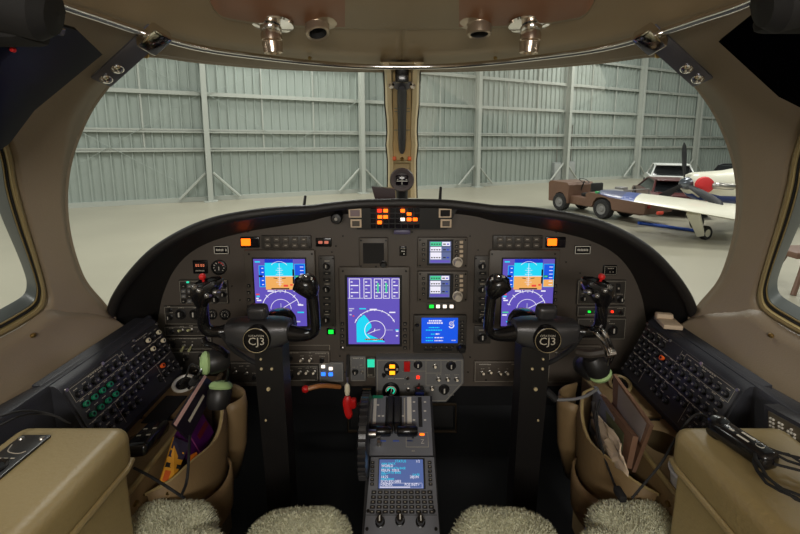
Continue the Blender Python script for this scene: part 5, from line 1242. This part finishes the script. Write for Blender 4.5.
# ---- tan shelf with holes, forward of each armrest, and the map pockets
for mir in (False, True):
    sd = 'right' if mir else 'left'; sg = 1 if mir else -1
    t = thing('side_shelf', 'tan shelf with cup holes in front of the %s armrest' % sd, 'shelf', Matrix.Translation(V((sg*.575, .93, 0))))
    zs = .545; m = MB(TANP)
    # top with a round hole
    hc = V((.622, .865)); hr = .042; X0, X1, Y0, Y1 = .56, .69, .69, 1.14; n = 32; vs = []; fs = []
    for i in range(n):
        a = 2*PI*i/n; dx, dy = math.cos(a), math.sin(a)
        tt = min((X1-hc.x)/dx if dx > 1e-6 else 9, (X0-hc.x)/dx if dx < -1e-6 else 9, (Y1-.20-hc.y)/dy if dy > 1e-6 else 9, (Y0-hc.y)/dy if dy < -1e-6 else 9)
        vs += [V((sg*(hc.x+dx*hr), hc.y+dy*hr, zs)), V((sg*(hc.x+dx*tt), hc.y+dy*tt, zs))]
    corners = [(X1, Y1-.2), (X0, Y1-.2), (X0, Y0), (X1, Y0)]
    for i in range(n): fs.append((2*i, 2*i+1, (2*i+3) % (2*n), (2*i+2) % (2*n)))
    m.add(vs, [tuple(reversed(f)) for f in fs] if mir else fs)
    for cx_, cy_ in corners: m.box((sg*cx_*.9+sg*.1*hc.x, cy_*.9+.1*hc.y, zs-.004), (.03, .03, .006))
    m.box((sg*.625, 1.05, zs-.005), (.13, .185, .01), r=.003)
    m.lathe([(hr, 0), (hr*.95, -.09), (0, -.09)], (sg*hc.x, hc.y, zs), (0, 0, 1), 32, mt=TANS); m.build('top', t)
    m = MB(TANP); m.box((sg*.564, .925, zs/2), (.012, .46, zs), r=.004); m.build('face', t)
    m = MB(TANL); m.tube([V((sg*.558, .685, zs)), V((sg*.558, 1.15, zs))], .006, 8); m.build('edge_roll', t)
    m = MB(BRASS); m.lathe([(.006, 0), (.005, .004), (0, .004)], (sg*.558, .74, zs-.04), (-sg, 0, 0), 12); m.build('snap', t)
    if not mir:
        m = MB(BLKM); m.box((sg*.635, .985, zs+.001), (.06, .11, .004), r=.001); m.build('slot', t)
    # ventilation ring at the forward end
    v = thing('air_outlet', 'round air outlet ring at the forward end of the %s shelf' % sd, 'vent', Matrix.Translation(V((sg*.64, 1.09, zs))), 'shelf air outlets')
    m = MB(mat('ring_white', (196, 194, 186), .35) if not mir else TANL); m.lathe([(.02, .002), (.031, .004), (.032, .012), (.026, .016), (.022, .012)], (sg*.64, 1.09, zs), (-sg*.1, -.35, 1), 26); m.build('ring', v)
    m = MB(BLKG); m.lathe([(.022, .010), (.01, .014), (0, .016)], (sg*.64, 1.09, zs), (-sg*.1, -.35, 1), 20); m.build('centre', v)
    # pocket
    p = thing('map_pocket', ('tan leather map pocket with purple booklet hanging below the left shelf' if not mir else 'tan leather map pocket stuffed with charts hanging below the right shelf'), 'map pocket', Matrix.Translation(V((sg*.51, .91, .2))))
    m = MB(TANP); rows = []; rows2 = []
    for i in range(13):
        s_ = i/12; y = .765+.29*s_; bul = .085*math.sin(PI*min(1, max(0, s_)))**.5
        zt_ = .50+.055*s_+.012*math.sin(s_*9); x = .553-bul
        rows.append([V((sg*(x+.004), y, zt_)), V((sg*(x-.004), y, zt_+.002)), V((sg*(x-.010), y, zt_-.03)), V((sg*(x-.006), y, .40)), V((sg*(x+.012), y, .30)), V((sg*.553, y, .26))])
    m.loft(rows); o = m.build('main_pouch', p); thick(o, .005)
    m = MB(TANP); rows = []
    for i in range(11):
        s_ = i/10; y = .79+.16*s_; b_ = .022*math.sin(PI*s_)**.5; s0 = (y-.765)/.29; x = .553-.085*math.sin(PI*s0)**.5-.012-b_
        zt_ = .435-.01*math.sin(s_*PI); rows.append([V((sg*x, y, zt_)), V((sg*(x-.004), y, .40)), V((sg*x, y, .33)), V((sg*(x+b_+.01), y, .30))])
    m.loft(rows); thick(m.build('small_pouch', p), .004)
    m = MB(TANP); rows = []
    for i in range(9):
        s_ = i/8; y = 1.0+.09*s_; b_ = .07*math.sin(PI*(.1+.9*s_))**.6; x = .515-b_
        rows.append([V((sg*x, y, .545+.01*s_)), V((sg*(x-.004), y, .52)), V((sg*(x+.004), y, .40)), V((sg*(x+.03), y, .30))])
    m.loft(rows); thick(m.build('front_pouch', p), .005)
    m = MB(TANL); m.tube(smooth_pts([V((sg*(.553-.085*math.sin(PI*i/12)**.5), .765+.0242*i, .502+.055*i/12+.012*math.sin(i/12*9))) for i in range(13)], 3), .0035, 6); m.build('binding', p)
    m = MB(BRASS); m.lathe([(.008, 0), (.006, .004), (0, .004)], (sg*.515, .785, .49), (-sg, -.6, .2), 14); m.build('snap', p)
# ---- papers and booklets standing in the pockets
def booklet(name, lab, cat, pts, th, mt, extra=None, group=None):
    P = [atx(*p) for p in pts]; m = MB(mt, PAPER); n = (P[1]-P[0]).cross(P[-1]-P[0]).normalized(); th = th if n.dot(CAM-P[0]) < 0 else -th
    m.slab(P, th)
    m.slab([p+(n if th > 0 else -n)*abs(th)*.2-(p-sum(P, V())/len(P))*.012 for p in P], th*.6, PAPER)
    nn = n if n.dot(CAM-P[0]) > 0 else -n
    if extra: extra(m, P, nn)
    return m.top(name, lab, cat, group)
def bands(*bs):
    def f(m, P, nn):
        for (u0, v0, u1, v1, mt) in bs:
            q = [(P[0].lerp(P[1], u)).lerp(P[3].lerp(P[2], u), v)+nn*.0012 for u, v in ((u0, v0), (u1, v0), (u1, v1), (u0, v1))]
            a = (q[1]-q[0]).cross(q[3]-q[0]); m.slab(q, .0006 if a.dot(nn) > 0 else -.0006, mt)
    return f
booklet('booklet', 'purple glossy booklet leaning in the left map pocket', 'booklet', [(177, 438, -.535), (194, 466, -.51), (214, 432, -.505), (196, 402, -.53)], .012, PURPLE, bands((.0, .3, 1, .33, mat('line_pink', (150, 70, 130), .5)), (.55, .5, .7, .95, mat('cover_maroon', (90, 24, 30), .4))))
booklet('booklet', 'tall black booklet with pale edge behind the purple one in the left pocket', 'booklet', [(173, 424, -.525), (189, 440, -.505), (217, 386, -.495), (204, 375, -.515)], .006, mat('cover_black', (26, 20, 30), .3), bands((.0, .0, .16, 1, mat('edge_pink', (196, 156, 150), .6)), (.5, .2, .62, .7, DIM)))
booklet('folded_chart', 'yellow and black folded chart in the left map pocket', 'chart', [(160, 482, -.53), (174, 482, -.51), (189, 444, -.515), (174, 437, -.535)], .006, YELLOW, bands((.0, .32, 1, .42, BLKM), (.0, .55, 1, 1, mat('chart_dark', (48, 40, 60), .5)), (0, .7, .9, .74, YELLOW), (.1, .02, .5, .25, mat('chart_orange', (200, 90, 30), .5))))
booklet('folded_chart', 'small orange card tucked in the front of the left map pocket', 'card', [(190, 476, -.49), (199, 471, -.485), (197, 452, -.487), (190, 456, -.49)], .003, mat('card_orange', (226, 120, 30), .5))
booklet('folder', 'tall brown folder standing at the back of the right map pocket', 'folder', [(612, 440, .55), (632, 472, .53), (650, 425, .535), (613, 374, .56)], .008, PAPERB, bands((.0, .52, 1, .58, mat('folder_band', (92, 62, 48), .5)), (.2, .6, .95, .97, mat('folder_grey', (150, 140, 138), .4))))
booklet('binder', 'slate coloured spiral booklet leaning in the right map pocket', 'booklet', [(589, 430, .53), (608, 456, .515), (614, 418, .525), (594, 386, .545)], .008, PAPERG, bands((.1, .1, .9, .35, mat('cover_dim', (90, 86, 96), .5))))
booklet('chart_sheets', 'stack of brown printed chart sheets in the middle of the right map pocket', 'charts', [(606, 445, .52), (626, 468, .51), (633, 436, .515), (600, 394, .54)], .012, PAPERB, bands((.2, .3, .8, .8, mat('map_olive', (96, 100, 70), .6)), (.1, .1, .9, .2, PAPER)))
m = MB(PAPER); rnd = random.Random(11); rows = []
for i in range(9):
    row = []
    for j in range(9):
        u_, v_ = i/8, j/8
        p = (atx(596, 446, .495).lerp(atx(628, 476, .485), u_)).lerp(atx(592, 408, .51).lerp(atx(618, 440, .495), u_), v_)
        row.append(p+V((rnd.uniform(-.006, .006), rnd.uniform(-.012, .004), rnd.uniform(-.005, .005))))
    rows.append(row)
m.loft(rows); thick(m.top('crumpled_bag', 'crumpled pale paper bag at the front of the right map pocket', 'paper bag', sharp=12), .003)
m = MB(mat('strap_dark', (34, 30, 30), .6)); m.tube([atx(593, 402, .50), atx(598, 436, .487), atx(604, 458, .482)], .005, 8); m.top('pen', 'dark pen lying in front of the paper bag in the right pocket', 'pen')
# cup in right shelf, black puck and device in left shelf
t = thing('paper_cup', 'cup with a pale grey rim standing in the right shelf beside the armrest', 'cup', Matrix.Translation(V((.60, .73, .47))))
c = V((.598, .735, .49)); m = MB(mat('cup_grey', (196, 194, 196), .4), mat('cup_dark', (60, 60, 66), .3)); m.lathe([(.03, 0), (.04, .085), (.044, .09), (.042, .094), (.034, .09)], c, (0, 0, 1), 28); m.lathe([(.034, .09), (.03, .075), (0, .072)], c, (0, 0, 1), 28, mt=mat('cup_dark', (60, 60, 66), .3)); m.build('cup', t)
t = thing('headset_control_box', 'black handheld headset control box lying in the left cup hole', 'control box', Matrix.Translation(V((-.62, .85, .52))))
a, b = atz(134, 452, .60), atz(160, 425, .575); c0 = (a+b)/2; d = (b-a).normalized(); w_ = V((d.y, -d.x, 0)).normalized(); Rr = Matrix((w_, d, w_.cross(d))).transposed()
m = MB(BLKG); m.box(c0, (.05, (b-a).length, .03), r=.011, R=Rr, seg=3); m.build('case', t)
m = MB(DIM)
for i in range(4): m.box(c0+Rr @ V((-.01+.02*(i % 2), -.02+.03*(i//2), .0155)), (.008, .004, .001), R=Rr)
m.build('symbols', t)
# ================================================================== headsets
def pad(m, c, ax, r, rr, flat=1): 
    ax = V(ax).normalized(); m.lathe([(r-rr, 0), (r-rr*.7, rr*.7), (r, rr), (r+rr*.7, rr*.6), (r+rr, 0), (r+rr*.7, -rr*.6), (r, -rr), (r-rr*.7, -rr*.7), (r-rr, 0)], c, ax, 24)
def headset(lab, band, cups, extra):
    t = thing('headset', lab, 'headset', Matrix.Translation(at(*cups[0][0])))
    for pts, r, mt in band:
        m = MB(mt); m.tube(smooth_pts([at(*p) for p in pts], 6), r, 10, flat=.55); m.build('headband', t)
    for pos, ax, r in cups:
        c = at(*pos); ax = V(ax).normalized()
        m = MB(BLK); m.lathe([(0, -.045), (r*.7, -.042), (r*.95, -.028), (r, 0), (r*.9, .006)], c, ax, 24); o = m.build('ear_cup', t)
        m = MB(GREENPAD if r > .029 else BLKM); pad(m, c+ax*.012, ax, r*.60, r*.38); e_ = m.build('ear_seal', o)
        if r > .029: e_['label'] = 'pale green ear seal'
        m = MB(BLKM); m.lathe([(r*.6, .006), (0, .004)], c, ax, 16); m.build('liner', o)
    for nm, pts, r, mt in extra:
        m = MB(mt); m.tube(smooth_pts([at(*p) for p in pts], 6), r, 8); m.build(nm, t)
headset('black headset with pale green ear seals hanging from the left yoke', [([(203, 338, .95), (206, 343, .945), (214, 346, .94), (224, 352, .95), (229, 366, .97), (226, 382, .98), (219, 392, .97)], .008, BLKG)],
        [((211, 362, .95), (-.75, -.5, .1), .030), ((220, 391, .96), (.05, .45, .9), .030)],
        [('microphone_boom', [(205, 366, .93), (199, 374, .92), (194, 382, .92), (189, 388, .93)], .004, BLKG), ('microphone', [(196, 378, .92), (192, 384, .92)], .009, BLKM), ('wire', [(203, 372, .94), (192, 364, .95), (186, 376, .97), (180, 384, 1.0)], .0025, BLKM)])
headset('black headset with bright metal band hanging from the right yoke', [([(590, 329, .94), (597, 334, .92), (604, 343, .92), (609, 355, .93), (607, 368, .94)], .007, CHROME), ([(597, 326, .95), (604, 332, .93), (610, 343, .93), (613, 354, .94), (610, 362, .95)], .007, CHROME)],
        [((598, 370, .95), (.45, .0, -.88), .030), ((585, 366, .99), (-.1, 1, -.1), .028)],
        [('band_clamp', [(606, 354, .93), (615, 352.5, .93)], .008, STEEL), ('padded_bar', [(577, 352, .97), (590, 354, .95), (604, 352, .94)], .011, mat('pad_dark', (52, 46, 40), .6)), ('microphone_boom', [(598, 388, .95), (588, 395, .96), (575, 399, .97), (556, 399.5, .99), (549, 395, 1.0)], .004, PANELG), ('microphone', [(556, 399.5, .99), (546, 390.5, 1.0)], .010, BLKM)])
# ---- handheld box and cables on the right armrest
t = thing('headset_control_box', 'long black headset control box lying on the right armrest', 'control box', Matrix.Translation(V((.64, .64, .735))))
a, b = atz(712, 423, .752), atz(774, 464, .752); d = (b-a).normalized(); R_ = Matrix((d, V((-d.y, d.x, 0)), V((0, 0, 1)))).transposed()
m = MB(BLKG); m.box((a+b)/2, ((b-a).length, .036, .030), r=.010, R=R_, seg=3); m.box(a.lerp(b, .12), ((b-a).length*.3, .034, .038), r=.010, R=R_); m.build('case', t)
m = MB(WHITE)
for (s_, w) in ((.38, -.008), (.52, -.012), (.58, -.012), (.64, -.012), (.5, .006), (.57, .006), (.64, .006)):
    m.box(a.lerp(b, s_)+R_ @ V((0, w*.8, .0155)), (.006, .004, .0006), R=R_)
m.build('symbols', t)
m = MB(WHITE); m.lathe([(.005, .0), (.0058, .0006), (.005, .0012)], a.lerp(b, .78)+V((0, 0, .0145)), (0, 0, 1), 14); m.build('round_button', t)
m = MB(BLKM); ctr = V((.672, .60, .75)); P = []
CR = atz(797, 486, .745)
for i in range(60):
    an = i*2*PI/20; P.append(CR+V((.045*math.cos(an)*(1+.06*math.sin(i*.9)), .055*math.sin(an), .006+.0035*math.sin(i*1.7)+.00022*i)))
m.tube([b, b.lerp(P[0], .5)+V((0, 0, .004))]+P, .0024, 6); m.top('coiled_cable', 'coiled black cable on the right armrest', 'cable')
m = MB(BLKM); m.tube(smooth_pts([at(711, 420, .69), at(703, 415, .70), at(696, 415, .70), at(688, 421, .70), at(675, 440, .695), at(662, 462, .70), at(645, 483, .70), at(632, 498, .70)], 6), .0022, 8); m.top('headset_cable', 'thin black cable from the right control box down to the right seat', 'cable')
m = MB(BLKM); m.tube(smooth_pts([at(600, 400, .95), at(597, 420, .91), at(604, 455, .85), at(612, 478, .80), at(618, 493, .76)], 6), .0026, 8); m.box(at(620, 494, .755), (.016, .03, .016), r=.004); m.top('headset_cable', 'black cable running over the papers of the right pocket', 'cable')
m = MB(BLKM); m.tube(smooth_pts([atx(134, 468, -.565), atx(144, 473, -.535), atx(158, 481, -.49), atx(172, 490, -.452), atx(184, 498, -.442)], 6), .0026, 8); m.top('headset_cable', 'black cable dropping from the left control box to the left seat', 'cable')
m = MB(BLKM); m.tube(smooth_pts([atx(190, 436, -.49), atx(189, 452, -.462), atx(188, 470, -.452), atx(186, 484, -.447), atx(181, 496, -.442)], 6), .003, 8); m.top('headset_cable', 'short black cable hanging over the rim of the left map pocket', 'cable')
m = MB(BLKM)
for o_ in (0, 5): m.tube(smooth_pts([at(-20, 425+o_*2.2, .60), at(5, 415+o_*1.6, .63), at(22, 411+o_*.9, .66), at(40, 412+o_*.4, .69), at(55, 416, .70), at(70, 424, .71)], 6), .0018, 8)
m.top('headset_cable', 'pair of thin black cables curving over the left side ledge', 'cable')
# ---- metal placard on the right wall box
t = thing('wall_box', 'black box with a metal dotted plate on the right wall', 'wall box', Matrix.Translation(V((.715, .66, .765))))
q = [at(770, 411, .72), at(806, 431, .655), at(806, 447, .65), at(770, 430, .715)]
m = MB(mat('plate_silver', (120, 112, 96), .35, .7)); nq = (q[1]-q[0]).cross(q[-1]-q[0]).normalized(); nq = nq if nq.dot(CAM-q[0]) > 0 else -nq; sq = 1 if nq.dot((q[1]-q[0]).cross(q[-1]-q[0])) > 0 else -1; m.slab([p+nq*.001 for p in q], .003*sq); m.build('plate', t)
m = MB(VINYL); m.slab([at(764, 404, .735), at(830, 440, .615), at(830, 472, .605), at(764, 442, .725)], -.03*sq); m.build('case', t)
m = MB(WHITE); rnd = random.Random(4)
for i in range(9):
    for j in range(3):
        if rnd.random() < .75:
            c = (q[0].lerp(q[1], .1+.085*i)).lerp(q[3].lerp(q[2], .1+.085*i), .28+.2*j)+nq*.0062; m.box(c, (.003, .003, .003))
m.build('dots', t)
# ================================================================== LIGHT
def area(name, loc, size, power, col=(1, 1, 1), rot=(0, 0, 0), sy=None):
    l = bpy.data.lights.new(name, 'AREA'); l.energy = power; l.size = size; l.color = col
    if sy: l.shape = 'RECTANGLE'; l.size_y = sy
    o = bpy.data.objects.new(name, l); COL.objects.link(o); o.location = loc; o.rotation_euler = rot; return o
for i, (x, y) in enumerate(((-14, 6), (-2, 9), (10, 12), (22, 18), (-4, 16), (12, 21), (-10, -3), (4, -2), (16, 3))): area('hangar_lamp', (x, y, 9.0), 2.4, 620, (1, .985, .93))
area('cabin_fill', (0, -.95, 1.42), .9, 18, (1, .95, .88), (math.radians(62), 0, 0), .3)  # unseen fill light added behind the camera to brighten the cockpit interior
w = bpy.data.worlds.new('hangar_air'); scene.world = w; w.use_nodes = True
w.node_tree.nodes['Background'].inputs[0].default_value = (.62, .66, .62, 1); w.node_tree.nodes['Background'].inputs[1].default_value = .35
vs_ = scene.view_settings; vs_.view_transform = 'Standard'; vs_.look = 'None'; vs_.exposure = 0; vs_.gamma = 1; vs_.use_curve_mapping = False
